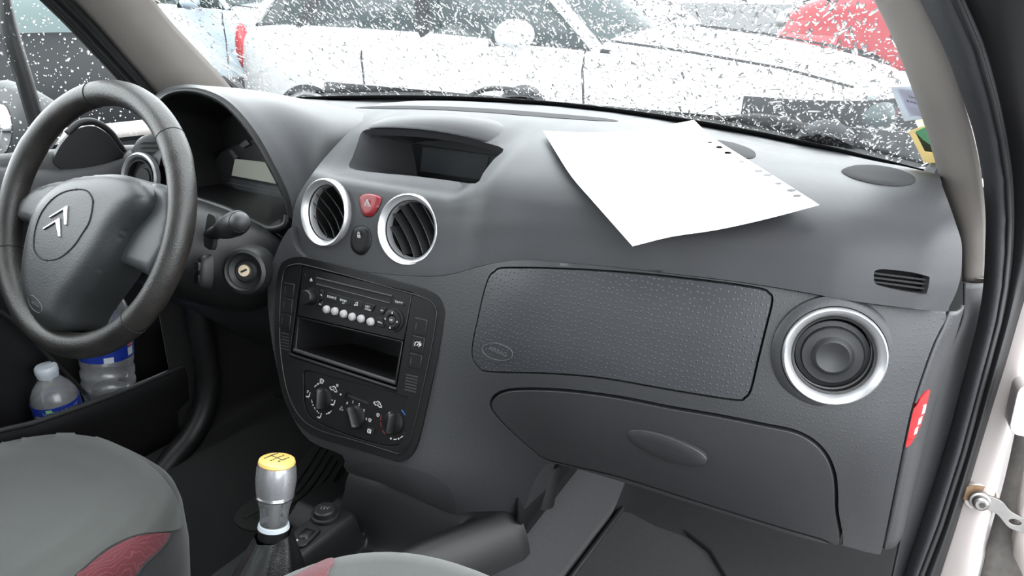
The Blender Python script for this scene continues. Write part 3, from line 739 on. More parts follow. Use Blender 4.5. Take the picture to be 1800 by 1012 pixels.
# underside of the dash, closing the space above the footwells
quad_ = lambda nm, pts, m: mk(nm, [V(p) for p in pts], [list(range(len(pts)))], m, dash, solid=.004)
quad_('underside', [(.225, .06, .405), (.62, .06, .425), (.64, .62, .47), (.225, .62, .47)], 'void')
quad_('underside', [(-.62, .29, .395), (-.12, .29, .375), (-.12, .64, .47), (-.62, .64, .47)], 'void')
le_ = [SL.pt(SL.hit(*p)) for p in smooth([(610,829),(602,800),(545,775),(510,725),(492,670),(478,600),(470,520),(475,475),(489,435),(501,412)], 3, False)]
gridmesh('stack_side', [[p+V((-.001, .045, 0)) for p in le_], [p+V((.004, .35, 0)) for p in le_]], 'darkplastic', dash, solid=.003)
quad_('stack_side', [(.225, .035, .42), (.238, .02, .295), (.225, .06, .24), (.2, .5, .24), (.2, .5, .45)], 'darkplastic')
# ================================================================== DRIVER SIDE
def domed(name, fr, loop, z0, depth, dome, domer, m, parent=None, step=.008, holes=(), bevel=0, tilt=None):
    v2, fs = cdt(loop, holes, step); fv = []
    for q in v2:
        d = segdist(q, loop); t = min(1, d/domer); z = z0+dome*(1-(1-t)**2)**.5
        if tilt: z += tilt(q)
        fv.append(fr.P(q[0], q[1], z))
    v, f = extrude(fv, fs, lambda i: fr.P(v2[i][0], v2[i][1], z0-depth+(tilt(v2[i]) if tilt else 0)))
    return mk(name, v, f, m, parent, bevel=bevel, sharp=60)

# ---- gauge binnacle
BX = -.349
o0 = [(312,335),(298,290),(288,245),(283,208),(284,184),(300,169),(330,164),(365,172),(400,193),(440,240),(475,300),(497,345),(506,378)]
y0_ = [.13,.13,.128,.127,.126,.124,.122,.12,.118,.112,.106,.103,.10]
o1 = [(304,338),(290,292),(280,246),(275,205),(278,178),(297,160),(330,153.5),(368,160),(408,183),(450,232),(486,296),(508,343),(517,384)]
o3 = [(300,330,.2),(285,290,.2),(273,245,.2),(268,205,.2),(275,173,.2),(296,156,.2),(335,149.5,.2),(385,154,.198),(440,165.5,.194),(500,183,.186),(548,218,.172),(566,275,.155),(568,340,.14)]
L0 = [PY(u, v, y) for (u, v), y in zip(o0, y0_)]
L1 = [PY(u, v, y-.002) for (u, v), y in zip(o1, y0_)]
L3 = [PY(*p) for p in o3]
cen = V((-.37, .1, .66))
L2 = [a.lerp(b, .35)+(V((a.x-cen.x, 0, a.z-cen.z)).normalized()*.003) for a, b in zip(L1, L3)]
L4 = [p+V((.0, .08, -.014)) for p in L3]; L5 = [p+V((.0, .18, -.04)) for p in L3]
gridmesh('gauge_hood', patch([L1, L2, L3, L4, L5], 5, 5), 'pad', dash, sharp=70)
gh = bpy.data.objects['gauge_hood']; gb = BVHTree.FromPolygons([v_.co for v_ in gh.data.vertices], [list(p.vertices) for p in gh.data.polygons])
va, vb = [], []
for u, v in smooth([(512,398),(517,366),(528,337),(545,311),(566,283),(590,256),(612,233),(636,213)], 4, False):
    q = SU.hit(u, v); P_ = SU.pt(q)-SU.nrm(q)*.003; h = gb.ray_cast(CAM, ray(u, v).normalized())
    va.append(P_); vb.append(h[0] if h[0] is not None and (h[0]-CAM).length > (P_-CAM).length else P_+V((-.02, .05, -.03)))
for q in ((-.175, .82), (-.19, .9), (-.2, .99)):
    P_ = SUf(q[0], q[1])-V((0, 0, .003)); va.append(P_); vb.append(P_+V((-.03, .01, -.035)))
gridmesh('hood_flank', [va, [a.lerp(b, .5) for a, b in zip(va, vb)], vb], 'pad', dash, sharp=80)
lip = patch([[p+V((0, .012, 0)) for p in L0], L0, [a.lerp(b, .5)+V((0, -.004, 0)) for a, b in zip(L0, L1)], L1], 5, 4)
gridmesh('gauge_hood_lip', lip, 'darkplastic', dash, sharp=70)
bot = [L0[-1]]+[PY(*p) for p in [(503,394,.095),(490,401,.09),(470,402,.088),(440,388,.092),(400,368,.105),(350,352,.12)]]+[L0[0]]
tube('gauge_lower_lip', smooth(bot, 3, False), .006, 'darkplastic', dash, seg=12)
full = smooth(L0, 4, False)+smooth(bot, 4, False)[1:-1]
backl = [V((-.375+(p.x+.365)*.9, .235, .60+(p.z-.61)*.75)) for p in full]
loft('gauge_cavity', [[p+V((0, .004, 0)) for p in full], backl], 'black', dash, cap1=True, sharp=50)
# sill below the cluster
clus = thing('instrument_cluster', 'digital instrument cluster with grey display inside the gauge hood', 'instrument cluster', (BX, .2, .57))
fc = Frame((BX, .216, .62), (1, 0, 0), (0, .06, 1))
cl_px = [(357,338),(362,300),(385,268),(410,255),(440,245),(470,262),(520,300),(520,378),(497,372),(440,358),(372,345)]
plate('housing', fc, [fc.px(*p) for p in cl_px], -.008, -.002, 'darkplastic', clus, bevel=.002)
plate('display', fc, [fc.px(*p) for p in [(414,279),(467,285),(486,322),(520,330),(520,326),(408,309)][:3]+[fc.px and (487,323),(408,308)]], -.002, .0012, 'lcd', clus)
plate('lower_display', fc, [fc.px(*p) for p in [(406,312),(500,331),(500,364),(417,349)]], -.002, .001, 'screen', clus)
for a, b in [((402,321),(494,339)), ((403,332),(496,353))]:
    pa, pb = fc.px(*a), fc.px(*b); plate('trim_line', fc, [pa, pb, pb+V((0, .0009)), pa+V((0, .0009))], .001, .0016, 'print_grey', clus)
plate('indicator_block', fc, [fc.px(*p) for p in [(404,266),(409,262),(420,276),(414,279)]], -.002, .002, 'spoke_grey', clus)
plate('indicator_block', fc, [fc.px(*p) for p in [(422,254),(434,245),(441,253),(428,260)]], -.002, .002, 'spoke_grey', clus)
lathe('reset_button', fc.at(*fc.px(367, 288)), [(.0, .012), (.0025, .0115), (.003, .008), (.003, -.002)], 'darkplastic', clus, seg=16)
fln = Frame((BX, .10, .66), (1, 0, 0), (0, -.22, 1))
gridmesh('cluster_sill', patch([[PY(*p) for p in [(345,352,.122),(400,367,.108),(440,385,.097),(470,398,.094),(497,392,.1)]], [PY(*p) for p in [(352,349,.16),(400,360,.155),(440,371,.15),(470,381,.148),(498,382,.146)]], [PY(*p) for p in [(360,344,.212),(400,352,.212),(440,360,.212),(470,366,.212),(499,372,.212)]]], 4, 4), 'lid', clus, solid=.002)

# ---- dash end on the driver's side
def sec2(X, dy, dz): return [V((X, .125+dy, .50)), V((X, .125+dy, .60+dz)), V((X, .132+dy, .64+dz)), V((X, .155+dy, .668+dz)), V((X, .22+dy, .69+dz)), V((X, .34, .70)), V((X, WB(X)-.012, WZ(X)-.006))]
gridmesh('driver_pad', patch([sec2(-.53, .0, .0), sec2(-.56, .0, -.006), sec2(-.59, .005, -.014), sec2(-.622, .03, -.03)], 4, 4), 'pad', dash)
gridmesh('rear_deck', patch([[V((x, .36, .70)) for x in (-.6, -.45, -.3, -.15)], [V((x, .45, .71)) for x in (-.6, -.45, -.3, -.15)], [V((x, WB(x)-.006, WZ(x)-.004)) for x in (-.6, -.45, -.3, -.15)]], 3, 3), 'pad', dash)
fv_ = frame_n(PX(247, 312, -.567), (.1, -.95, .25))
dv = lathe('air_vent', fv_, [(.028, -.025), (.028, .002), (.030, .002), (.030, -.025)], 'darkplastic', dash, closed=True)
lathe('ring', fv_, [(.0335, -.004), (.035, .004), (.039, .0065), (.042, .004), (.0425, -.004)], 'silver', dv, closed=True)
lathe('disc', fv_, [(0, -.004), (.016, -.004), (.017, -.008), (.03, -.009), (.03, -.02), (0, -.02)], 'lid', dv)
fg = Frame(PX(266, 266, -.565), (1, .5, .02), (-.05, .25, 1))
gl_ = domed('demister_outlet', fg, smooth([(-.03, -.022), (-.034, .0), (-.02, .022), (.005, .03), (.03, .024), (.035, -.02)], 4), 0, .04, .006, .012, 'pad', dash, step=.006)
for k in range(4):
    plate('slat', fg, [(-.016, -.012+k*.008), (.03, -.012+k*.008), (.03, -.0085+k*.008), (-.014+.002*k, -.0085+k*.008)], .006, .0075, 'void', gl_)

# ---- steering column
WC = V((-.349, -.109, .634)); wa_, wb_ = math.radians(25), math.radians(3)
WN = V((math.sin(wb_)*math.cos(wa_), -math.cos(wb_)*math.cos(wa_), math.sin(wa_)))
fw = frame_n(WC, WN)
colm = thing('steering_column', 'dark plastic steering column shroud with stalk and ignition lock', 'steering column', (BX, .05, .45))
def sup(fr, cx, cy, hx0, hx1, hy0, hy1, z, n=36, p=3.):
    out = []
    for k in range(n):
        a = 2*math.pi*k/n; c, s = math.cos(a), math.sin(a)
        x = (abs(c)**(2/p))*(hx1 if c > 0 else -hx0); y = (abs(s)**(2/p))*(hy1 if s > 0 else -hy0)
        out.append(fr.P(cx+x, cy+y, z))
    return out
loft('shroud', [sup(fw, 0, 0, .04, .04, .04, .04, -.035), sup(fw, 0, 0, .06, .06, .055, .055, -.045), sup(fw, 0, -.002, .075, .085, .07, .058, -.08), sup(fw, .0, -.004, .085, .125, .08, .062, -.13), sup(fw, .0, -.006, .09, .155, .088, .058, -.17), sup(fw, .0, -.01, .09, .165, .09, .05, -.22)], 'darkplastic', colm, cap0=True, cap1=True, sharp=60)
# ignition lock
fi = frame_n(PY(430, 477, -.012), (.42, -.86, .25))
ig = lathe('ignition_lock', fi, [(.0, -.002), (.0115, -.002), (.0125, -.0005), (.013, -.0005), (.016, -.004), (.0225, -.001), (.0235, .003), (.026, .005), (.0305, .0025), (.0335, -.006), (.0345, -.03)], 'darkplastic', colm, sharp=40)
fk = fi.at(-.001, .001, 0)
ky = lathe('key_barrel', fk, [(0, .0005), (.0078, .0005), (.0082, -.001), (.0082, -.004)], 'brass', ig, seg=28)
plate('key_slot', fk.at(0, 0, 0, math.radians(25)), rrect(0, 0, .0095, .0028, .0005), .0005, .0009, 'void', ig)
# wiper stalk
tip = PY(421, 390, -.085); root = PY(372, 412, -.02)
d_ = (tip-root).normalized(); fst = frame_n(root, d_); Ls = (tip-root).length
st = lathe('wiper_stalk', fst, [(.009, -.01), (.0095, Ls*.3), (.012, Ls*.42), (.0145, Ls*.6), (.0155, Ls*.85), (.0145, Ls*.96), (.0125, Ls), (.0122, Ls*.99), (0, Ls*.99)], 'darkplastic', colm, seg=32)
lathe('push_button', fst, [(.0118, Ls*.98), (.0118, Ls*1.01), (.0108, Ls*1.045), (.006, Ls*1.075), (0, Ls*1.085)], 'lid', st, seg=28)
fh = Frame(PY(372, 408, -.03), (.9, -.3, 0), (0, .3, 1))
plate('stalk_opening', fh, rrect(-.002, 0, .032, .046, .009), -.004, .002, 'void', colm)
# radio remote pod
pod_ = lambda: [sup(Frame(PY(348, 488, -.06), (.95, -.2, 0), (0, .25, 1)), 0, 0, .013, .013, .026, .026, z, 24, 2.6) for z in (-.03, 0)]
f_p = Frame(PY(349, 478, -.05), (.95, -.2, .05), (-.08, .25, 1))
pd = loft('remote_pod', [sup(f_p, 0, 0, .0105, .0105, .024, .024, -.016, 24, 2.6), sup(f_p, 0, 0, .010, .010, .023, .023, -.006, 24, 2.6), sup(f_p, 0, 0, .0075, .0075, .019, .019, 0, 24, 2.6), sup(f_p, 0, 0, .004, .004, .012, .012, .002, 24, 2.4)], 'darkplastic', colm, cap1=True, cap0=True, sharp=60)
plate('rocker', f_p, rrect(.0, .008, .012, .012, .003), -.001, .0035, 'lid', pd, bevel=.001)
plate('rocker', f_p, rrect(.0, -.009, .012, .014, .004), -.001, .003, 'panel_black', pd, bevel=.001)

# knee panel below the column
kn = [PY(u, v, y) for u, v, y in [(470,545,.02),(395,535,.0),(380,545,.0),(440,590,.03),(475,605,.06)]]
gk = patch([[V((-.60, .11, .50)), V((-.45, .09, .50)), V((-.30, .07, .50)), V((-.17, .06, .50))], [V((-.60, .10, .44)), V((-.45, .08, .44)), V((-.30, .06, .44)), V((-.15, .05, .44))], [V((-.60, .13, .40)), V((-.45, .12, .39)), V((-.30, .11, .375)), V((-.14, .10, .37))], [V((-.60, .30, .40)), V((-.45, .30, .39)), V((-.30, .30, .38)), V((-.14, .30, .37))]], 4, 4)
gridmesh('knee_panel', gk, 'darkplastic', dash, solid=.003)

# ---- steering wheel
sw = thing('steering_wheel', 'worn black leather steering wheel with three spokes and double chevron badge', 'steering wheel', tuple(WC))
RC, rt = .1702, .0172
v = []; f = []; NS, NT = 120, 20
for i in range(NS):
    a = 2*math.pi*i/NS; deg = math.degrees(a)
    for k in range(NT):
        b = 2*math.pi*k/NT
        grip = 1.0+.05*math.exp(-(((deg-150) % 360-0)/16)**2)+.05*math.exp(-(((deg-30) % 360)/16)**2)
        r_ = RC+rt*math.cos(b)*grip; v.append(fw.P(r_*math.cos(a), r_*math.sin(a), rt*1.02*math.sin(b)*grip))
for i in range(NS):
    for k in range(NT):
        f.append([i*NT+k, ((i+1) % NS)*NT+k, ((i+1) % NS)*NT+(k+1) % NT, i*NT+(k+1) % NT])
rim = mk('rim', v, f, 'leather', sw)
for u_, v_ in ((308,232),(232,558),(16,437),(165,190)):
    q = fw.px(u_, v_); a = math.atan2(q.y, q.x); pts = []
    for k in range(24):
        b = 2*math.pi*k/24; r_ = RC+rt*1.012*math.cos(b); pts.append(fw.P(r_*math.cos(a), r_*math.sin(a), rt*1.03*math.sin(b)))
    tube('seam', pts, .0007, 'void', rim, seg=6, closed=True)
hub_px = [(97,327),(124,313),(154,307.5),(190,304.5),(222,308),(247,320),(261,340),(259,358),(248,376),(221,408),(195,454),(164,500),(134,541),(118,572),(105,581),(88,582),(66,567),(49,536),(41,500),(44,449),(56,392),(72,354)]
HZ = .008
hub = smooth([fw.px(u_, v_, HZ+.006) for u_, v_ in hub_px], 4)
hb = domed('hub_cover', fw, hub, HZ, .05, .022, .032, 'hub_skin', sw, step=.0045)
HT = HZ+.022
ring = [fw.px(u_, v_, HT) for u_, v_ in [(59.5,425),(63,400),(73,374),(90,352),(110,338),(133,332.5),(152,335),(162,348),(163,362),(157,390),(145,410),(130,432),(110,450),(92,457),(74,455),(62,442)]]
ring = smooth(ring, 4)
def hubz(q):
    d = segdist(q, hub); t = min(1, d/.032); return HZ+.022*(1-(1-t)**2)**.5
def hubtube(name, pts, r, m, par): return tube(name, [fw.P(q[0], q[1], hubz(V((q[0], q[1])))+.0001) for q in pts], r, m, par, closed=True, seg=6)
grv = hubtube('emblem_groove', ring, .0011, 'void', hb)
for k in (2, 12, 20, 30, 38, 46, 54):
    q = ring[k % len(ring)]; lathe('groove_notch', fw.at(q[0], q[1], hubz(q)), [(0, .0008), (.0017, .0006), (.002, -.001)], 'void', hb, seg=12)
def chev(tipp, le, re_, n1, n2, nm):
    # tip, left end, right end plus widths -> raised chrome chevron
    pts = [fw.px(*p, HT) for p in (le[0], tipp[0], re_[0], re_[1], tipp[1], le[1])]
    fz = min(hubz(p) for p in pts)
    return plate(nm, fw, pts, fz-.001, HT+.0022, 'chrome', hb, bevel=.0011)
chev(((120.3,361.5), (113.2,369.6)), ((88,381.5), (88.8,384)), ((118,396), (115,396.5)), 0, 0, 'chevron')
chev(((106.8,383), (99.5,391.2)), ((77,402), (78,404.5)), ((107.5,416.5), (104.6,417.5)), 0, 0, 'chevron')
ao = smooth([fw.px(u_, v_, HT-.004) for u_, v_ in [(53,527),(55,521),(62,520),(71,527),(78,538),(78,547),(72,550),(62,545),(55,536)]], 4)
hubtube('airbag_mark', ao, .0005, 'spoke_grey', hb)
qa = fw.px(65.5, 535, HT-.002); fa = Frame(fw.P(qa[0], qa[1], hubz(qa)+.0002), fw.ex-fw.ey*.15, fw.ey)
text('lettering', 'AIRBAG', fa, .0052, 'spoke_grey', hb, z=.0006)
lsp = smooth([fw.px(u_, v_, .004) for u_, v_ in [(20,378),(28,352),(44,334),(70,322),(105,316),(120,330),(90,372),(62,400),(40,388),(28,386)]], 4)
rsp = smooth([fw.px(u_, v_, .004) for u_, v_ in [(186,452),(215,405),(245,365),(255,322),(285,325),(297,345),(298,390),(285,440),(258,482),(246,480),(215,465)]], 4)
domed('spoke', fw, lsp, -.006, .014, .008, .012, 'spoke_grey', sw)
domed('spoke', fw, rsp, -.006, .014, .008, .012, 'spoke_grey', sw)
bsp = smooth([fw.px(u_, v_, -.01) for u_, v_ in [(92,560),(122,565),(140,578),(152,592),(150,606),(105,606),(92,590)]], 4)
domed('spoke', fw, bsp, -.02, .014, .006, .012, 'darkplastic', sw)
tube('hub_back', [fw.P(0, 0, -.004), fw.P(0, 0, -.05)], .055, 'darkplastic', sw, seg=28)
# ================================================================== CENTRE STACK
fp = Frame((0, 0, .52), (1, 0, 0), (0, math.sin(math.atan(.328)), math.cos(math.atan(.328))))
def z4(x, y, z=0): return fp.px(470+x/2.664, 440+y/2.664, z)
def z8(x, y, z=0): return fp.px(510+x/4.6, 470+y/4.6, z)
def z7(x, y, z=0): return fp.px(500+x/6.325, 640+y/6.325, z)
outl = smooth([z4(*p) for p in panel_z], 4)
hole = [z4(*p) for p in [(168,70),(688,196),(612,648),(112,484)]]
clim = smooth([z4(*p) for p in [(185,560),(300,588),(420,618),(640,676),(662,700),(655,760),(648,850),(628,900),(590,915),(520,905),(380,862),(260,812),(200,770),(178,700),(178,620)]], 3)
bez = plate('center_bezel', fp, outl, -.03, .003, 'panel_black', dash, bevel=.0025, bseg=3, holes=[hole, clim])
# inner raised line of the bezel
inn = inset(outl, .0095)
plate('bezel_step', fp, inn, .0025, .0042, 'panel_black', bez, bevel=.0008, holes=[inset(inn, .0016)])
def swit(pts, mark=None):
    lp = [z4(*p, .003) for p in pts]; c = sum(lp, V((0, 0)))/4
    lp2 = [c+(p-c)*.97 for p in lp]
    plate('switch_gap', fp, lp, .0022, .0034, 'void', bez)
    s = plate('switch_blank', fp, lp2, .0022, .0042, 'panel_black', bez, bevel=.0008)
    a = (lp2[0]+lp2[3])/2; b = c; m_ = a.lerp(b, .45)
    if mark: plate('lamp_strip', fp, rrect(m_.x, m_.y, .0016, .008, .0004), .004, .0045, 'lid', s)
    return s
for q in [[(80,148),(130,158),(122,226),(72,214)], [(71,217),(121,229),(114,300),(64,288)], [(63,291),(113,303),(106,372),(56,360)]]: swit(q, True)
sws = [swit(q, True) for q in [[(690,310),(753,326),(741,406),(680,391)], [(679,394),(740,409),(729,488),(668,473)], [(667,476),(728,491),(716,562),(656,546)]]]
# speed-limit mark on the middle switch
c = z4(702, 441, .004)
plate('speed_mark', fp, [(c.x+.004*math.cos(a), c.y+.004*math.sin(a)) for a in [math.radians(-40+260*k/14) for k in range(15)]]+[(c.x+.003*math.cos(a), c.y+.003*math.sin(a)) for a in [math.radians(-40+260*k/14) for k in range(14, -1, -1)]], .0042, .0046, 'print_white', sws[1])
plate('speed_mark', fp, [(c.x-.0008, c.y-.0012), (c.x+.0004, c.y-.0016), (c.x+.0045, c.y+.0045), (c.x+.0035, c.y+.005)], .0042, .0046, 'print_white', sws[1])
plate('speed_mark', fp, rrect(c.x+.0048, c.y+.0012, .0022, .0034, .0004), .0042, .0046, 'print_white', sws[1])
for k in range(6):
    y = 388+k*14.5; a, b = z4(66, y, .003), z4(101, y+9, .003); plate('grille_slot', fp, [a, b, b+V((0, .0016)), a+V((0, .0016))], .0028, .0035, 'lid', bez)
    y = 584+k*14; a, b = z4(650-k*1.2, y, .003), z4(706-k*2, y+13, .003); plate('grille_slot', fp, [a, b, b+V((0, .0018)), a+V((0, .0018))], .0028, .0038, 'lid', bez)
# storage pocket below the radio
po = [z4(*p) for p in [(143,306),(640,424),(606,630),(120,472)]]
pi_ = [z4(*p) for p in [(152,318),(630,432),(600,612),(138,462)]]
pk = plate('storage_pocket', fp, po, -.004, .0025, 'panel_black', bez, bevel=.0012, holes=[pi_])
loft('pocket_liner', [[fp.P(p.x, p.y, .001) for p in pi_], [fp.P(p.x*.97, p.y*.97-.001, -.11) for p in pi_]], 'black', bez, cap1=True, sharp=30)
a, b = pi_[3], pi_[2]; tube('pocket_edge', [fp.P(a.x-.002, a.y-.0015, .002), fp.P(b.x+.002, b.y-.0015, .002)], .0028, 'lid', bez, seg=10)
a, b = z4(112, 486), z4(612, 650); tube('lower_rail', [fp.P(a.x, a.y, .002), fp.P(b.x, b.y, .002)], .0028, 'panel_black', bez, seg=10)

# ---- radio
rad = thing('car_radio', 'black car radio with disc slot and six white preset buttons', 'car radio', tuple(fp.P(0, .03, 0)))
rp = [z4(*p) for p in [(171,74),(684,198),(644,421),(147,302)]]
plate('faceplate', fp, rp, -.02, .0028, 'panel_black', rad, bevel=.001)
sl_ = [z8(212,86,.003), z8(228,80,.003), z8(826,238,.003), z8(812,282,.003), z8(226,132,.003), z8(212,122,.003)]
slot = plate('disc_slot', fp, sl_, .002, .0032, 'void', rad)
a, b = z8(214, 92, .003), z8(826, 240, .003); tube('slot_lip', [fp.P(a.x, a.y+.0012, .0034), fp.P(b.x, b.y+.0012, .0034)], .0014, 'lid', slot, seg=8)
a, b = z8(216, 128, .003), z8(812, 282, .003); tube('slot_lip', [fp.P(a.x, a.y-.0012, .0034), fp.P(b.x, b.y-.0012, .0034)], .0012, 'lid', slot, seg=8)
kx = z8(163, 240, .006)
vk = lathe('volume_knob', fp.at(kx.x, kx.y, .0028), [(0, .0135), (.0085, .0132), (.0098, .0115), (.0105, .004), (.0108, 0)], 'panel_black', rad, seg=36)
lathe('knob_seat', fp.at(kx.x, kx.y, .0028), [(.0112, 0), (.0112, .0006), (.0125, .0006), (.0125, 0)], 'void', vk, closed=True)
for x, y in [(292,338),(359,353),(430,375),(499,398),(571,414),(648,438)]:
    c = z8(x, y, .005); bt = lathe('preset_button', fp.at(c.x, c.y, .0028), [(0, .0058), (.003, .0055), (.0046, .0042), (.0052, .002), (.0053, 0)], 'button_white', rad, seg=24)
    lathe('button_seat', fp.at(c.x, c.y-.0006, .0028), [(.0054, 0), (.0054, .0004), (.0062, .0004), (.0062, 0)], 'void', bt, closed=True)
lab = ['SOURCE', 'BAND', None, 'LIST']
row = [(300,198),(382,222),(490,250),(588,275),(692,303)]; rowb = [(293,262),(378,285),(482,312),(580,335),(660,358)]
for i in range(4):
    q = [z8(*row[i], .004), z8(*row[i+1], .004), z8(*rowb[i+1], .004), z8(*rowb[i], .004)]; c = sum(q, V((0, 0)))/4
    bt = plate('source_button', fp, [c+(p-c)*.97 for p in q], .002, .0045, 'lid' if False else 'panel_black', rad, bevel=.0008)
    ftx = fp.at(c.x, c.y, .0045)
    if lab[i]: text('lettering', lab[i], ftx, .0042, 'print_white', bt, z=.0002)
    else:
        plate('note_mark', ftx, circ(-.0014, -.002, .0011, 12), 0, .0004, 'print_white', bt); plate('note_mark', ftx, circ(.0018, -.0014, .0011, 12), 0, .0004, 'print_white', bt)
        plate('note_mark', ftx, [(-.0007, -.002), (-.0002, -.002), (-.0002, .0012), (.0024, .0019), (.0024, -.0014), (.0029, -.0014), (.0029, .003), (-.0007, .002)], 0, .0004, 'print_white', bt)
    if i in (1, 3): text('lettering', 'AST' if i == 1 else 'REFRESH', fp.at(c.x+.001, c.y-.0034, .0045), .0026, 'print_white', bt, z=.0002)
for (pts, tx) in [([(240,178),(268,186),(262,262),(238,268)], 'TA'), ([(236,278),(262,272),(256,325),(222,316)], 'ESC'), ([(728,316),(782,322),(752,380),(716,372)], 'ESC'), ([(702,398),(744,410),(756,490),(706,480)], 'MENU')]:
    q = [z8(*p, .004) for p in pts]; c = sum(q, V((0, 0)))/4
    bt = plate('side_button', fp, q, .002, .0042, 'panel_black', rad, bevel=.0008); text('lettering', tx, fp.at(c.x, c.y, .0042), .0028, 'print_white', bt, z=.0002)
c = z8(825, 424, .006); fn = fp.at(c.x, c.y, .0028)
nav = lathe('navigation_ring', fn, [(.0058, .003), (.0062, .0045), (.0098, .0052), (.0125, .0042), (.0133, 0), (.0058, 0)], 'panel_black', rad, seg=40, closed=True)
lathe('ring_trim', fn, [(.0134, 0), (.0134, .0024), (.0142, .0024), (.0142, 0)], 'lid', nav, seg=40, closed=True)
lathe('ok_button', fn, [(0, .0055), (.0045, .005), (.0054, .003), (.0055, 0)], 'lid', nav, seg=28)
text('lettering', 'OK', fn, .0036, 'print_white', nav, z=.0056)
for dx, dy in ((0, .0093), (0, -.0093), (-.0093, 0), (.0093, 0)):
    r_ = .0012 if dx else .0014; plate('arrow_mark', fn, [(dx-dy*.0, dy+r_), (dx-r_, dy-r_), (dx+r_, dy-r_)], .0052, .0056, 'print_white', nav)
c = z8(170, 97, .003); plate('eject_mark', fp.at(c.x, c.y, .0028), [(-.0022, -.001), (.0022, -.001), (0, .0022)], 0, .0004, 'print_white', rad); plate('eject_mark', fp.at(c.x, c.y, .0028), [(-.0022, -.0022), (.0022, -.0022), (.0022, -.0015), (-.0022, -.0015)], 0, .0004, 'print_white', rad)
q = [z8(834,254,.004), z8(930,278,.004), z8(922,312,.004), z8(822,288,.004)]; c = sum(q, V((0, 0)))/4
lp = plate('disc_badge', fp, q, .002, .0036, 'panel_black', rad, bevel=.0006); text('lettering', 'TA·PTY', fp.at(c.x, c.y, .0036), .0038, 'print_white', lp, z=.0002)
for x, y in [(122,62),(955,280),(917,498),(92,272)]:
    c = z8(x, y, .003); plate('release_hole', fp, circ(c.x, c.y, .0016, 12), .0026, .0031, 'void', rad)

# ---- climate panel
cl = thing('climate_control_panel', 'black heater control panel with three rotary dials below the radio', 'climate control', tuple(fp.P(.02, -.12, 0)))
plate('faceplate', fp, inset(clim, .0006), -.012, .0014, 'panel_black', cl, bevel=.0012)
def dial(zx, zy, rot, pz):
    c = z7(zx, zy, .006); fd_ = fp.at(c.x, c.y, .0014)
    d = lathe('dial', fd_, [(0, .003), (.0125, .003), (.0142, .002), (.0148, 0)], 'panel_black', cl, seg=40)
    fr_ = fd_.at(0, 0, 0, rot)
    domed('grip', fr_, rrect(0, 0, .0078, .030, .0028), .003, .004, .011, .0038, 'panel_black', d, step=.002)
    plate('pointer', fr_, circ(-.0066, .0105, .0012, 12), .0022, .0036, 'print_white', d)
    return fd_, d
dl, dL = dial(405, 385, math.radians(8), 0)
dm_, dM = dial(770, 590, math.radians(30), 0)
dr, dR = dial(1190, 655, math.radians(0), 0)
RM = .0212
def dash_arc(fr, a0, a1, m, par, r=RM, w_=.0012, nm='scale_mark'):
    n = 6; A_ = [math.radians(a0+(a1-a0)*k/n) for k in range(n+1)]
    return plate(nm, fr, [(r*math.cos(a), r*math.sin(a)) for a in A_]+[((r-w_)*math.cos(a), (r-w_)*math.sin(a)) for a in reversed(A_)], 0, .0004, m, par)
def dotm(fr, a, m, par, r=RM-.0006, s=.0012): return plate('scale_mark', fr, circ(r*math.cos(math.radians(a)), r*math.sin(math.radians(a)), s, 10), 0, .0004, m, par)
flat = fp.at(0, 0, .0014)
def on(fr): return Frame(fr.o, fr.ex, fr.ey)
for a in (112, 142, 205, 235, 300, 318): dash_arc(dl, a-6, a+6, 'print_white', cl)
for a in (127, 220, 250, 309): dotm(dl, a, 'print_white', cl)
def icon_screen(x, y, s=1., nm='demist_mark'):
    c = z7(x, y, .0014); q = fp.at(c.x, c.y, .0014, math.radians(-8))
    pts = [(-.0034*s, .0018*s), (-.0018*s, .003*s), (.0018*s, .003*s), (.0034*s, .0018*s), (.0019*s, -.0026*s), (-.0019*s, -.0026*s)]
    plate(nm, q, pts, 0, .0004, 'print_white', cl, holes=[[(p[0]*.7, p[1]*.66) for p in pts]])
    plate(nm, q, [(-.0013*s, -.0016*s), (.0013*s, -.0016*s), (.001*s, .0012*s), (-.001*s, .0012*s)], 0, .0004, 'print_grey', cl)
def icon_seat(x, y, s=1., nm='airflow_mark'):
    c = z7(x, y, .0014); q = fp.at(c.x, c.y, .0014)
    plate(nm, q, [(.0022*s, .0042*s), (.0034*s, .0042*s), (.0028*s, -.001*s), (.0012*s, -.0036*s), (-.0034*s, -.0036*s), (-.0034*s, -.002*s), (.0005*s, -.0018*s), (.0016*s, 0)], 0, .0004, 'print_white', cl)
    plate(nm, q, circ(-.0018*s, .003*s, .0009*s, 10), 0, .0004, 'print_white', cl)
def icon_car(x, y, s=1.):
    c = z7(x, y, .0014); q = fp.at(c.x, c.y, .0014, math.radians(-10))
    o = [(-.0072, -.0018), (-.0068, .001), (-.0036, .0016), (-.0018, .004), (.0022, .0038), (.0044, .0014), (.0066, .0006), (.0068, -.002), (.0045, -.002), (.0035, -.0032), (.0022, -.002), (-.0022, -.002), (-.0035, -.0032), (-.0048, -.002)]
    plate('recirculation_mark', q, [(a*s, b*s) for a, b in o], 0, .0004, 'print_white', cl, holes=[[(a*.8*s, (b*.68+.0001)*s) for a, b in o]])
    plate('recirculation_mark', q, circ(.0004, .0006, .0014*s, 10), 0, .0004, 'print_grey', cl)
icon_screen(415, 190, 1.1); icon_seat(265, 340); icon_screen(262, 300, .45); icon_seat(390, 570); icon_seat(540, 428)
icon_car(548, 276); icon_screen(588, 236, .6); icon_car(1040, 445)
icon_screen(1040, 565, .75); icon_screen(950, 622, .75)
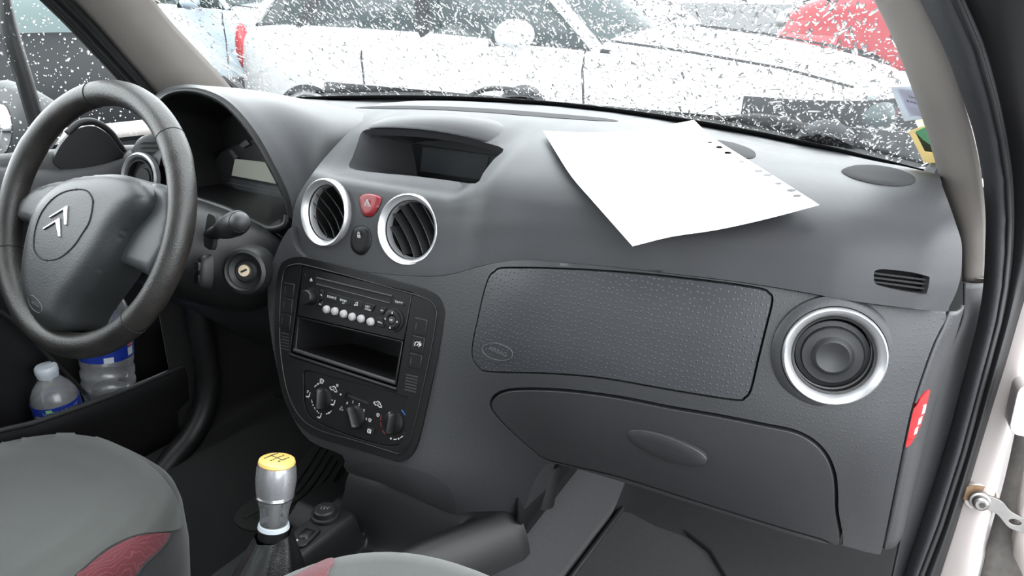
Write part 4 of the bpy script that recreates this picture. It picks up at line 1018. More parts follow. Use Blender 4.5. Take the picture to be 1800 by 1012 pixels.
for s, x, y in [('0',698,432),('1',762,420),('2',830,450),('3',884,516),('4',910,608)]:
    c = z7(x, y, .0014); text('fan_number', s, fp.at(c.x, c.y, .0014), .0052, 'print_white', cl, z=.0002)
c = z7(635, 494, .0014)
for k in range(3):
    a = math.radians(90+120*k); plate('fan_mark', fp.at(c.x, c.y, .0014), circ(.002*math.cos(a), .002*math.sin(a), .0015, 10), 0, .0004, 'print_grey', cl)
for a0, a1, m_ in [(64,42,'print_blue'),(32,14,'print_blue'),(4,-12,'print_blue'),(-36,-50,'print_white'),(-66,-80,'print_white'),(168,188,'print_red'),(195,212,'print_red'),(222,240,'print_red')]: dash_arc(dr, a0, a1, m_, cl)
for a in (-24, -58, -92): dotm(dr, a, 'print_white', cl)
# recirculation slider
q = [z7(590,290,.002), z7(940,425,.002), z7(930,445,.002), z7(580,315,.002)]; plate('slider_track', fp, q, .001, .0018, 'void', cl)
c = z7(650, 322, .004); sk = plate('slider_knob', fp.at(c.x, c.y, .0014, math.radians(-8)), rrect(0, 0, .012, .0075, .0015), 0, .006, 'panel_black', cl, bevel=.001)
c = z7(622, 336, .008); plate('pointer', fp.at(c.x, c.y, .0074), circ(0, 0, .0012, 10), 0, .0004, 'print_white', sk)
c = z7(958, 740, .003); rb_ = plate('rear_demister_button', fp.at(c.x, c.y, .0014), rrect(0, 0, .0125, .0072, .003), 0, .0022, 'panel_black', cl, bevel=.0008)
q = fp.at(c.x-.0015, c.y-.0006, .0036); plate('demist_mark', q, rrect(0, 0, .0058, .0052, .0008), 0, .0004, 'print_white', rb_, holes=[rrect(0, 0, .0038, .0032, .0004)]); plate('demist_mark', q, rrect(0, 0, .0012, .002, .0003), 0, .0004, 'print_white', rb_)

# ash-tray flap at the foot of the stack
fq = SL.loop([(608,824),(640,812),(700,818),(755,832),(786,852),(799,878),(800,901),(770,892),(740,877),(680,849)], 4)
SL.panel('lower_flap', fq, 'lid', dash, depth=.002, off=.0012, step=.01, bevel=.0008)

# ================================================================== CENTRE CONSOLE
con = thing('center_console', 'dark plastic centre console tray with cup holder beside gear lever', 'console', (.06, -.2, .2))
def CZ(X, Y):
    xr = .205+.45*min(Y, .02)
    z = .222
    z = max(z, .222+.078*sstep(-.055, .0, Y)*sstep(-.06, -.02, X+.0))       # front wall under the stack
    r = max(0, 1-((X-xr)/.036)**2)
    z = max(z, .225+.075*math.sqrt(r)) if abs(X-xr) < .036 else z
    if X > xr: z = min(z, .30-.0*X); z = .225+.075*math.sqrt(max(0, 1-((X-xr)/.036)**2)) if X < xr+.036 else .19
    rail = sstep(-.022, -.010, X)*(1-sstep(.030, .046, X))*(1-sstep(-.055, -.04, Y))*sstep(-.19, -.165, Y)
    z = max(z, .222+.05*rail)
    if Y < -.165: z = min(z, .222+.02*sstep(-.165, -.2, Y)*0)
    if X < -.016: z = min(z, .205+.03*sstep(-.06, 0, Y))
    c = math.hypot(X-.083, Y+.115)                                      # cup holder
    if c < .036: z = min(z, .222-.03*sstep(.036, .031, c))
    return z
nx, ny = 170, 150; g = []
for j in range(ny+1):
    Y = .035-.50*j/ny; row = []
    for i in range(nx+1):
        X = -.105+(.105+.205+.45*min(Y, .02)+.0355)*i/nx; row.append(V((X, Y, CZ(X, Y))))
    row = [V((-.11, Y, .19))]+row; g.append(row)
gridmesh('tray', g, 'darkplastic', con, sharp=50)
fz = lambda u, v, z: Frame(PZ(u, v, z), (1, 0, 0), (0, 1, 0))
fs_ = fz(572, 906, .273)
so = lathe('lighter_socket', fs_, [(0, .012), (.0125, .012), (.0145, .0105), (.0155, .004), (.019, .0035), (.0195, 0)], 'darkplastic', con, seg=36)
text('lettering', '12V', fs_.at(0, 0, .012, math.radians(30)), .008, 'print_grey', so, z=.0002)
fsw = fz(537, 943, .273).at(0, 0, 0, math.radians(8))
sb_ = plate('window_switch', fsw, rrect(0, 0, .024, .042, .009), -.002, .003, 'black', con, bevel=.0012)
domed('rocker', fsw, rrect(0, .002, .017, .022, .004), .002, .001, .004, .006, 'panel_black', sb_, step=.004)
plate('lock_mark', fsw, rrect(-.004, -.014, .005, .005, .001), .003, .0035, 'print_white', sb_)

# ---- gear lever
KB, KT = PX(481, 926, .02), PX(487, 806, .02)
ax = (KT-KB).normalized(); fg_ = Frame(KB, (1, 0, 0), V((0, 1, 0)));
fg_ = frame_n(KB, ax); fg_ = Frame(KB, V((1, 0, 0))-ax*ax.x, ax.cross(V((1, 0, 0))-ax*ax.x)); H = (KT-KB).length; KS = .94
gear = thing('gear_lever', 'clear acrylic gear knob with cream shift-pattern cap on black leather gaiter', 'gear lever', tuple(KB-ax*.09))
lathe('knob', fg_, [(0, H*.005), (.0165*KS, H*.005), (.0175*KS, H*.02), (.0172*KS, H*.16), (.0182*KS, H*.28), (.0205*KS, H*.38), (.0238*KS, H*.56), (.0248*KS, H*.72), (.0238*KS, H*.88), (.021*KS, H*.955), (0, H*.955)], 'knob_clear', gear, seg=48, sharp=55)
kn_ = bpy.data.objects['knob']
lathe('metal_core', fg_, [(0, H*.48), (.0205*KS, H*.48), (.0215*KS, H*.60), (.0215*KS, H*.80), (.020*KS, H*.92), (0, H*.92)], 'bright_metal', gear, seg=40)
lathe('shift_cap', fg_, [(.0215*KS, H*.93), (.0225*KS, H*.95), (.0215*KS, H*.985), (.017*KS, H*1.005), (0, H*1.012)], 'ivory', gear, seg=40)
lathe('stem', fg_, [(0, H*.02), (.0075*KS, H*.02), (.0075*KS, H*.48), (0, H*.48)], 'steel', gear, seg=24)
lathe('collar', fg_, [(.0178*KS, H*.45), (.0235*KS, H*.46), (.0237*KS, H*.475), (.0178*KS, H*.48)], 'chrome', gear, seg=40, closed=True)
lathe('base_ring', fg_, [(.0165*KS, -.002), (.0185, 0), (.0185*KS, .005), (.0165*KS, .006)], 'cap_white', gear, seg=36, closed=True)
lathe('base_sleeve', fg_, [(0, .0), (.0185*KS, -.001), (.019*KS, -.012), (0, -.013)], 'black', gear, seg=32)
ft_ = fg_.at(0, 0, H*1.0125); cap_ = bpy.data.objects['shift_cap']
for pts in [[(-.0095, -.0004), (.0085, -.0004), (.0085, .0004), (-.0095, .0004)], [(-.0099, -.006), (-.0091, -.006), (-.0091, .006), (-.0099, .006)], [(-.0004, -.006), (.0004, -.006), (.0004, .006), (-.0004, .006)], [(.0081, -.0), (.0089, -.0), (.0089, .006), (.0081, .006)]]:
    plate('shift_pattern', ft_, pts, -.001, .0004, 'grime', cap_)
for s_, x, y in [('1', -.0095, .0085), ('2', -.0095, -.009), ('3', 0, .0085), ('4', 0, -.009), ('5', .0085, .0085), ('R', .0085, -.005)]:
    text('shift_number', s_, ft_.at(x, y), .0052, 'grime', cap_, z=.0)
# gaiter
def gl_loop(cx, cy, z, rx, ry, ph, amp, n=48):
    return [V((cx+rx*(1+amp*math.sin(7*a+ph))*math.cos(a), cy+ry*(1+amp*math.sin(7*a+ph))*math.sin(a), z)) for a in [2*math.pi*k/n for k in range(n)]]
kb_ = KB-ax*.008
lps = []
for t, rr_, amp in [(0, .020, .05), (.1, .0225, .09), (.25, .028, .06), (.45, .036, .05), (.7, .046, .045), (1, .056, .02)]:
    p = kb_.lerp(V((.015, -.205, .232)), t); lps.append(gl_loop(p.x, p.y, p.z, rr_*.95, rr_*1.15, t*3, amp))
gt = loft('gaiter', [*lps], 'gaiter_leather', gear, sharp=80, sub=1)
tube('stitching', smooth([PX(452, 955, -.012), PX(446, 978, -.018), PX(441, 1000, -.022), PX(437, 1030, -.028)], 3, False), .0007, 'grime', gt, seg=6)

# ================================================================== SEATS
def bvh_of(o):
    dg = bpy.context.evaluated_depsgraph_get(); dg.update(); return BVHTree.FromObject(o, dg), o
def decal(name, pxs, ob, m, parent, off=.0012, step=14, n=4, sm=True):
    bv, o = ob; lp = smooth([(a, b) for a, b in pxs], n) if sm else [V(p) for p in pxs]
    v2, fs = cdt(lp, (), step); fv = []; ok = []
    mw = o.matrix_world.inverted() @ CAM if False else CAM
    for q in v2:
        loc, nn, idx, d = bv.ray_cast(CAM, ray(q[0], q[1]).normalized())
        if loc is None: fv.append(None); continue
        if nn.dot(CAM-loc) < 0: nn = -nn
        fv.append((loc, nn))
    good = [f for f in fs if all(fv[i] for i in f)]
    used = sorted({i for f in good for i in f}); mp = {k: i for i, k in enumerate(used)}
    front = [fv[i][0]+fv[i][1]*off for i in used]; gf = [[mp[i] for i in f] for f in good]
    v, f = extrude(front, gf, lambda i: fv[used[i]][0]-fv[used[i]][1]*.002)
    return mk(name, v, f, m, parent, sharp=60)
def cushion(name, label, cx, cy, hx, hy, zt, p=2.7, grey=False):
    s = thing(name, label, 'seat', (cx, cy, .06))
    fr_ = Frame((cx, cy, 0), (1, 0, 0), (0, 1, 0))
    L = lambda k, z: sup(fr_, 0, 0, hx*k, hx*k, hy*k, hy*k, z, 72, p)
    c = loft('seat_cushion', [L(.86, .08), L(.96, .10), L(1.0, zt-.09), L(1.0, zt-.035), L(.985, zt-.015), L(.95, zt-.003), L(.85, zt+.006), L(.65, zt+.010), L(.4, zt+.008), L(.1, zt+.006)], 'seat_dark', s, cap0=True, cap1=True, sharp=80)
    if grey: c.data.materials[0] = MATS['seat_grey']
    return s, c
ds, dc = cushion('front_car_seat', 'grey fabric driver seat with red side insert in front of steering wheel', -.345, -.36, .215, .25, .285)
top_px = [(-40,757),(60,755.5),(150,764),(225,793),(283,838),(311,885),(318,915),(312,930),(296,933),(240,941),(190,963),(150,995),(110,1030),(60,1060),(-40,1060)]
bo = bvh_of(dc)
decal('top_panel', top_px, bo, 'seat_grey', ds, off=.0025, step=8)
decal('side_insert', [(136,1016),(150,1000),(190,968),(240,944),(297,936),(292,948),(275,968),(250,990),(236,1016),(190,1060)], bo, 'red_fabric', ds, off=.0022)
tube('piping', [p for p in [ (lambda h: h[0]+h[1]*.003)(bo[0].ray_cast(CAM, ray(u, v).normalized())[:2]) for u, v in smooth([(298,934),(293,948),(276,969),(252,990),(236,1012)], 3, False)]], .0014, 'seat_dark', ds, seg=6)
# seat backs stand behind the picture's lower edge
def backrest(s, cx, y, hx):
    L = lambda k, z, dy, th: sup(Frame((cx, y+dy, z), (1, 0, 0), (0, 1, 0)), 0, 0, hx*k, hx*k, th, th, 0, 48, 3.)
    loft('backrest', [L(.9, .22, 0, .04), L(1, .3, -.02, .07), L(1, .5, -.07, .07), L(.95, .7, -.13, .06), L(.8, .82, -.17, .05), L(.5, .85, -.18, .03)], 'seat_dark', s, cap0=True, cap1=True, sharp=80)
backrest(ds, -.345, -.66, .21)
ps, pc = cushion('front_car_seat', 'grey fabric passenger seat with red corner insert facing the glovebox', .332, -.394, .225, .25, .378, grey=True)
bo2 = bvh_of(pc)
decal('side_insert', [(500,1030),(545,1000),(580,984),(588,990),(576,1010),(590,1050),(520,1060)], bo2, 'red_fabric', ps, off=.0025, step=6)
tube('seat_rail', [V((.2, -.6, .065)), V((.2, -.2, .065))], .012, 'steel', ps); tube('seat_rail', [V((.48, -.6, .065)), V((.48, -.2, .065))], .012, 'steel', ps)

# ================================================================== FLOOR COVERS
fm = thing('passenger_floor_mat', 'black carpet mat with stitched border in passenger footwell', 'floor mat', (.4, .2, .055))
mo = [(.232, -.3), (.60, -.3), (.60, .22), (.50, .245), (.40, .36), (.32, .40), (.232, .41)]
fh_ = Frame((0, 0, .062), (1, 0, 0), (0, 1, 0))
plate('pile', fh_, mo, 0, .008, 'mat_brown', fm, bevel=.003)
cyc = [V((p[0], p[1], .070)) for p in mo]; tube('border', cyc, .005, 'rubber', fm, closed=True, seg=8)
dmt = thing('driver_floor_mat', 'black driver floor mat with ribbed rubber heel pad', 'floor mat', (-.4, .1, .055))
plate('pile', fh_, [(-.60, -.3), (-.21, -.3), (-.21, .33), (-.60, .36)], 0, .006, 'carpet', dmt, bevel=.002)
hp = [fh_.px(u, v, .008) for u, v in [(412,910),(425,892),(470,860),(520,820),(560,775),(590,772),(605,795),(604,830),(560,862),(500,905),(455,932),(420,926)]]
pad_ = plate('heel_pad', fh_, smooth(hp, 3), .004, .010, 'heel_rubber', dmt, bevel=.002)
for k in range(5):
    t = k/4
    a = fh_.px(430+t*70, 912+t*4-t*t*10, .01); b = fh_.px(566+t*34, 782+t*40, .01); m_ = fh_.px((430+566)/2+12+t*52, 862+t*14, .01)
    tube('rib', smooth([fh_.P(a.x, a.y, .0115), fh_.P(m_.x, m_.y, .0115), fh_.P(b.x, b.y, .0115)], 5, False), .0028, 'heel_rubber', pad_, seg=8)
# grey carpet on the tunnel side
gridmesh('tunnel_carpet', patch([[V((.222, y, .055)) for y in (-.4, -.1, .15, .4, .56)], [V((.214, y, .14)) for y in (-.4, -.1, .15, .4, .56)], [V((.208, y, .22)) for y in (-.4, -.1, .15, .4, .56)], [V((.196, y, .27)) for y in (-.4, -.1, .15, .4, .56)]], 3, 3), 'carpet_grey', fl, solid=.004)
duct = thing('heater_duct', 'black heater duct stub behind the foot of the centre stack', 'heater duct', (.25, .11, .3))
tube('pipe', [PY(958, 812, .12), PY(953, 850, .115), PY(948, 882, .11)], .021, 'black', duct, seg=20)
mk('bracket', [PY(u, v, .09) for u, v in [(915,890),(936,886),(938,893),(930,900),(926,913),(912,912)]], [[0, 1, 2, 3, 4, 5]], 'rust', duct, solid=.003)
mk('bracket', [PY(u, v, .085) for u, v in [(925,868),(938,845),(936,885),(922,890)]], [[0, 1, 2, 3]], 'grime', duct, solid=.003)
# ================================================================== DRIVER DOOR
dr_ = structure(bpy.data.objects.new('door_1', None)); COL.objects.link(dr_); dr_['label'] = 'dark driver door panel with bottle pocket'
Ys = (-.9, -.6, -.3, -.05, .12, .24)
def doorrow(X, Z, dz=(0, 0, 0, 0, 0, 0), dx=(0,)*6): return [V((X+b, y, Z+a)) for y, a, b in zip(Ys, dz, dx)]
tl = (.02, .015, .01, .0, -.015, -.03); nose = (0, 0, 0, 0, .005, .02)
gridmesh('upper_panel', patch([doorrow(-.725, .662, tl), doorrow(-.700, .668, tl, nose), doorrow(-.678, .655, tl, nose), doorrow(-.668, .60, tl, nose), doorrow(-.675, .52, tl, nose), doorrow(-.69, .45, tl, nose)], 4, 4), 'door_skin', dr_, solid=.004)
gridmesh('lower_panel', patch([doorrow(-.70, .46), doorrow(-.712, .36), doorrow(-.722, .24), doorrow(-.725, .06)], 4, 4), 'darkplastic', dr_, solid=.004)
lipP = [PX(u, v, -.615) for u, v in [(-120,794),(-60,776),(0,757),(48,746),(90,733),(129,719),(180,701),(224,684),(270,665),(310,648),(322,643)]]
lipP = [V((-.615, -.8, .31)), V((-.615, -.45, .29))]+lipP
down = [V((-.622, p.y, .07)) for p in lipP]; outw = [V((-.64, p.y, p.z-.002)) for p in lipP]
pk_ = gridmesh('door_pocket', patch([[p+V((-.012, 0, -.004)) for p in lipP], lipP, [a.lerp(b, .15)+V((.008, 0, 0)) for a, b in zip(lipP, down)], [a.lerp(b, .5)+V((.004, 0, 0)) for a, b in zip(lipP, down)], down], 3, 3), 'darkplastic', dr_, solid=.004)
tube('pocket_lip', smooth(lipP, 3, False), .005, 'door_skin', pk_, seg=10)
e = lipP[-1]; mk('pocket_end', [e+V((0, 0, .01)), V((-.72, e.y+.05, e.z+.05)), V((-.72, e.y+.05, .07)), V((-.62, e.y, .07))], [[0, 1, 2, 3]], 'darkplastic', pk_, solid=.004)
# arm-rest bulge that borders the pocket
arm = [PX(u, v, -.672) for u, v in [(-60,520),(0,548),(40,578),(80,620),(120,660),(160,702),(190,735)]]
tube('moulding_line', smooth(arm, 4, False), .004, 'void', dr_, seg=8)
sail_px = [(92,285),(100,262),(118,238),(140,224),(165,222),(190,238),(208,262),(216,272),(200,280),(170,292),(140,298),(112,300)]
fsail = Frame((-.672, .12, .66), (.35, 1, 0), (0, 0, 1)); fsail = Frame((-.672, .1, .66), (.12, 1, 0), (-.1, 0, 1))
plate('mirror_cover', fsail, smooth([fsail.px(*p) for p in sail_px], 4), -.006, .006, 'darkplastic', dr_, bevel=.003)
tube('cover_edge', smooth([PX(u, v, -.675) for u, v in [(118,234),(140,216),(165,214),(192,230),(212,258),(222,272)]], 4, False), .006, 'rubber', dr_, seg=8)
# ledge under the quarter glass
gridmesh('door_top', patch([[PX(u, v, -.70) for u, v in [(-40,285),(40,284),(110,282),(180,270),(225,258)]], [PX(u, v, -.66) for u, v in [(-40,300),(40,304),(110,306),(180,290),(232,268)]], [PX(u, v, -.64) for u, v in [(-40,345),(40,345),(110,345),(180,325),(240,300)]]], 4, 4), 'door_skin', dr_, solid=.003)
# window frame bar and glass
bar = [(PX(u0, v0, -.69), PX(u1, v1, -.69)) for (u0, v0), (u1, v1) in [((-8,-25),(11,-25)),((2,60),(31,50)),((30,150),(57,140)),((56,240),(82,225)),((62,262),(90,250))]]
bb = strip('frame_bar', [a for a, b in bar], [b for a, b in bar], 'weatherstrip', dr_, bulge=V((.012, 0, 0)), mid=3)
gw = [[V((-.70-.0-(z-.65)*-.12, y, z)) for y in (-.9, -.5, .0, .30)] for z in (.62, .8, 1.0, 1.2)]
w2 = structure(gridmesh('window_2', gw, 'window_glass')); w2['label'] = 'rain spotted side window of the driver door'
# sill trim and kick panel on the driver's side
skl = [PX(u, v, -.57) for u, v in [(345,520),(352,570),(362,620),(368,670),(360,720),(338,765),(305,805),(270,850),(235,900)]]
t7 = structure(tube('trim_7', smooth(skl, 4, False), .024, 'darkplastic', seg=16)); t7['label'] = 'rounded black sill trim beside the driver footwell'
gridmesh('kick_panel', patch([[V((-.62, .14, z)) for z in (.05, .2, .35, .5)], [V((-.61, .3, z)) for z in (.05, .2, .35, .5)], [V((-.58, .55, z)) for z in (.05, .2, .35, .5)], [V((-.5, .68, z)) for z in (.05, .2, .35, .5)]], 3, 3), 'carpet', t7, solid=.004)

# ================================================================== BOTTLES
def bottle(name, label, base, axis, prof, label_z, lr, cap, ribs=None):
    fr_ = frame_n(base, axis)
    b = thing(name, label, 'bottle', tuple(base), 'water bottles in the door pocket')
    lathe('body', fr_, prof, 'bottle_film', b, seg=48, cap=False, sharp=60)
    if label_z:
        lb = lathe('label', fr_, [(lr, label_z[0]), (lr+.0006, label_z[0]), (lr+.0006, label_z[1]), (lr, label_z[1])], 'label_blue', b, seg=48, closed=True)
    if cap: lathe('cap', fr_, cap, 'cap_white', b, seg=32)
    return b, fr_
c1 = PX(83, 655, -.668)
b1, fb1 = bottle('water_bottle', 'small clear water bottle with white cap and blue label in door pocket', V((c1.x, c1.y+.01, .07)), V((0, -.045, 1)),
  [(0, .0), (.034, 0), (.0385, .008), (.0385, .06), (.0375, .065), (.0385, .07), (.0385, .173), (.037, .181), (.030, .195), (.02, .208), (.0145, .214), (.0145, .222)], (.10, .171), .0388, [(.0, .236), (.0165, .236), (.0185, .233), (.0188, .224), (.0175, .220), (.0172, .216), (0, .216)])
H1 = .236
lb1 = [o for o in b1.children if o.name.startswith('label')][0]
def wrap(fr_, r, ang0, z, s, size, m, parent, dz=0):
    """lettering bent round a bottle"""
    x = 0
    o = text('lettering', s, Frame((0, 0, 0), (1, 0, 0), (0, 1, 0)), size, m, parent, align='CENTER')
    for vv in o.data.vertices:
        a = ang0+vv.co.x/r; rr = r+.0009+vv.co.z*.2; vv.co = fr_.P(rr*math.cos(a), rr*math.sin(a), z+vv.co.y)
    return o
def azim(fr_):
    d = CAM-fr_.o; return math.atan2(d.dot(fr_.ey), d.dot(fr_.ex))
az = azim(fb1)
wrap(fb1, .0388, az+.12, .160, 'VERMONT', .013, 'sticker_blue', lb1)
wrap(fb1, .0388, az-.75, .149, 'TALINE', .012, 'label_red', lb1)
def wrapquad(name, fr_, r, a0, a1, z0, z1, m, parent):
    n = 6; vv = [fr_.P((r+.0009)*math.cos(a0+(a1-a0)*k/n), (r+.0009)*math.sin(a0+(a1-a0)*k/n), z) for k in range(n+1) for z in (z0, z1)]
    return mk(name, vv, [[2*k, 2*k+2, 2*k+3, 2*k+1] for k in range(n)], m, parent)
wrapquad('label_print', fb1, .0388, az-.5, az-.25, .163, .169, 'label_green', lb1)
wrapquad('label_print', fb1, .0386, az-1.1, az-.35, .142, .156, 'cap_white', lb1)
lathe('water', fb1, [(0, .003), (.0365, .003), (.0372, .17), (0, .17)], 'bottle_film', b1, seg=40)
c2 = PX(172, 680, -.668)
prof2 = [(0, 0), (.042, 0), (.046, .01)]
for k in range(8):
    z = .03+k*.021; prof2 += [(.0465, z), (.0465, z+.010), (.0435, z+.0135), (.0435, z+.0165)]
prof2 += [(.0465, .205), (.0465, .29), (.044, .303), (.036, .325), (.024, .345), (.0145, .352), (.0145, .358)]
b2, fb2 = bottle('water_bottle', 'large ribbed clear water bottle behind the lower steering wheel rim', V((c2.x, c2.y+.006, .07)), V((.02, .09, 1)), prof2, (.215, .285), .0468, [(0, .372), (.0165, .372), (.0185, .369), (.0185, .355), (0, .355)])
lb2 = [o for o in b2.children if o.name.startswith('label')][0]
az = azim(fb2); wrapquad('label_print', fb2, .0468, az-.1, az+.25, .215, .226, 'cap_white', lb2); wrapquad('label_print', fb2, .0468, az+.85, az+1.15, .22, .235, 'cap_white', lb2); wrapquad('label_print', fb2, .0468, az+.85, az+1.2, .238, .252, 'label_red', lb2)

# ================================================================== PAPER
def coons(AB, DC, AD, BC):
    def f(s, t):
        def at(l, x):
            q = x*(len(l)-1); i = min(len(l)-2, int(q)); return cr(l[i-1] if i else l[0]*2-l[1], l[i], l[i+1], l[i+2] if i+2 < len(l) else l[-1]*2-l[-2], q-i)
        return at(AB, s)*(1-t)+at(DC, s)*t+at(AD, t)*(1-s)+at(BC, t)*s-(AB[0]*(1-s)*(1-t)+AB[-1]*s*(1-t)+DC[0]*(1-s)*t+DC[-1]*s*t)
    return f
AB = [PY(955,230,.19), PY(1025,233,.21), PY(1090,230.5,.235), PY(1160,222,.265), PY(1220,211,.295)]
AD = [AB[0], PY(980,272,.155), PY(1006,312,.12), PY(1045,357,.075), PY(1112,433,.012)]
DC = [AD[-1], PY(1180,416,.022), PY(1260,404,.04), PY(1350,384,.06), PY(1440,360,.085)]
BC = [AB[-1], PY(1251,240.5,.262), PY(1310,278,.205), PY(1372,316.5,.145), DC[-1]]
pf = coons(AB, DC, AD, BC)
Wd, Hd = .21, .297
ho = []
for x, y, r_ in [(1226,231,0.0035),(1235,239,0.0044),(1249,250,0.0032),(1264.5,259.5,0.0042),(1278,268,0.0042),(1305,284,0.0032),(1334,300,0.0045),(1349.5,309,0.0045),(1369.5,322,0.0037),(1390,335.5,0.0045),(1402.5,343.5,0.0040)]:
    best = None
    for i in range(0, 81):
        for j in range(60, 101):
            p = pf(j/100, i/80)-CAM; z = p.dot(FW); e_ = (900+FPX*p.dot(RT)/z-x)**2+(506-FPX*p.dot(UP)/z-y)**2
            if best is None or e_ < best[0]: best = (e_, j/100*Wd, i/80*Hd)
    ho.append(circ(best[1], best[2], r_, 14))
edge = [(Wd*k/12, 0) for k in range(12)]+[(Wd, Hd*k/16) for k in range(16)]+[(Wd-Wd*k/12, Hd) for k in range(12)]+[(0, Hd-Hd*k/16) for k in range(16)]
v2, fs = cdt(edge, ho, .009)
fv = []
for q in v2:
    p = pf(max(0, min(1, q[0]/Wd)), max(0, min(1, q[1]/Hd)))
    dv_ = p-CAM; ln = dv_.length; h = SU.bvh.ray_cast(CAM, dv_.normalized())
    if h[0] is not None and ln > h[3]-.03: p = CAM+dv_.normalized()*(h[3]-.03)
    fv.append(p)
tag(mk('paper_sheet', fv, fs, 'paper', None, solid=.0003, soff=0), 'blank white sheet of paper with punched edge lying on dashboard', 'paper')

# ================================================================== CHECK STRAP, HARNESS, STICKERS
ck = thing('door_check_strap', 'bare metal door check strap bolted to white door frame', 'door strap', tuple(fb.P(0, 0, 0)))
arm_ = [fb.P(x, y, z) for x, y, z in [(0, 0, .004), (.016, -.002, .005), (.028, -.012, .005), (.045, -.018, .005), (.075, -.026, .004), (.11, -.036, .003)]]
pts = smooth([(x, y) for x, y in [(-.009, .0), (-.004, .008), (.010, .0075), (.020, .005), (.03, -.004), (.045, -.0095), (.08, -.021), (.11, -.03), (.11, -.04), (.08, -.031), (.048, -.026), (.032, -.0235), (.018, -.011), (.004, -.008), (-.006, -.006)]], 4)
plate('strap', fb, pts, .002, .006, 'steel', ck, bevel=.0008, holes=[circ(.036, -.0155, .006, 16, .0035)])
bo_ = lathe('bolt', fb, [(0, .0155), (.0055, .0155), (.0075, .014), (.0082, .011), (.0082, .008), (.0105, .0075), (.011, .006), (.011, .004)], 'steel', ck, seg=28)
plate('socket', fb, circ(.001, 0, .0035, 6), .0152, .0158, 'grime', bo_)
har = thing('wiring_harness', 'ribbed black rubber harness tube below the door check strap', 'wiring tube', tuple(PY(1780, 1010, .24)))
hp_ = smooth([PY(1748, 945, .235), PY(1768, 962, .235), PY(1784, 990, .235), PY(1796, 1030, .235), PY(1802, 1070, .235)], 8, False)
tube('bellows', hp_, [.012+.0035*(i % 3 == 0)+.0001*i for i in range(len(hp_))], 'rubber', har, seg=16)
# white hinge / door edge far right
hg = thing('passenger_door_hinge', 'white painted hinge block at the passenger door opening', 'hinge', tuple(PY(1800, 720, .20)))
fhg = Frame(PY(1806, 716, .19), (1, .15, 0), (-.15, .1, 1))
plate('hinge_block', fhg, rrect(0, 0, .028, .055, .010), -.02, .012, 'bodywhite', hg, bevel=.005, bseg=3)
gdr = structure(mk('door_2', [PY(1812, 770, .22), PY(1790, 900, .22), PY(1772, 1012, .22), PY(1768, 1060, .22), PY(1830, 1060, .2), PY(1830, 770, .2)], [[0, 1, 2, 3, 4, 5]], 'bodywhite', None, solid=.004)); gdr['label'] = 'white edge of the open passenger door'
# red airbag warning sticker on the dash end
bvE = bvh_of(sidec)
st_ = decal('warning_sticker', [(1632,684),(1630,694),(1626,712),(1620,733),(1613,752),(1604,770),(1593,786),(1597,765),(1601,746),(1605,728),(1611,708),(1621,693)], bvE, 'sticker_red', sidec, off=.0015, step=8, n=2)
for q in [[(1620,712),(1625,709),(1622,724),(1617,727)], [(1612,735),(1618,730),(1615,742),(1610,746)], [(1606,752),(1611,748),(1608,760),(1603,763)]]:
    decal('sticker_print', q, bvE, 'print_white', sidec, off=.0019, step=None, sm=False)
st_['label'] = 'red and white warning sticker'
# papers behind the windscreen by the right pillar
def glassframe(u, v, z=.02):
    best = None
    for i in range(100):
        for j in range(60):
            p = WS(.3+.34*i/100, .4*j/60, -.012); q = p-CAM; zz = q.dot(FW); e_ = (900+FPX*q.dot(RT)/zz-u)**2+(506-FPX*q.dot(UP)/zz-v)**2
            if best is None or e_ < best[0]: best = (e_, .3+.34*i/100, .4*j/60)
    X, h = best[1], best[2]
    a, b = WS(X+.01, h)-WS(X-.01, h), WS(X, h+.01)-WS(X, h-.01); fr_ = Frame(WS(X, h, -.008), a, b)
    return fr_
gs = glassframe(1605, 185)
def gpx(pts): return [gs.px(*p) for p in pts]
s1 = thing('insurance_sticker', 'pale printed paper slip in clear pouch on windscreen corner', 'sticker', tuple(gs.o))
plate('pouch', gs, gpx([(1566,152),(1618,150),(1640,206),(1590,212)]), 0, .0008, 'sticker_film', s1)
sl2 = plate('slip', gs, gpx([(1578,158),(1620,160),(1640,205),(1599,204)]), -.001, 0, 'sticker_pale', s1)
for k, (tx, u, v_) in enumerate([('1M-87', 1611, 172), ('R905-14', 1613, 181)]):
    q = gs.px(u, v_); text('lettering', tx, gs.at(q.x, q.y, 0, math.radians(-6)), .007, 'print_grey', sl2, z=.0008)
for k in range(2):
    q = [gs.px(1600+k*4, 191+k*6), gs.px(1632+k*2, 196+k*6)]; plate('print_line', gs, [q[0], q[1], q[1]+V((0, .001)), q[0]+V((0, .001))], .0, .0006, 'print_grey', sl2)
gs = glassframe(1625, 255)
s2 = thing('inspection_sticker', 'green and cream inspection sticker low on windscreen corner', 'sticker', tuple(gs.o))
plate('backing', gs, gpx([(1597,231),(1622,222),(1645,225),(1665,292),(1624,285)]), -.0006, 0, 'sticker_cream2', s2)
plate('green_field', gs, gpx([(1609,231),(1628,222),(1645,224),(1656,252),(1634,253),(1622,244)]), 0, .0006, 'sticker_green', s2)
plate('dark_band', gs, gpx([(1609,231),(1622,244),(1634,253),(1656,252),(1662,270),(1626,265)]), 0, .0005, 'sticker_dark', s2)
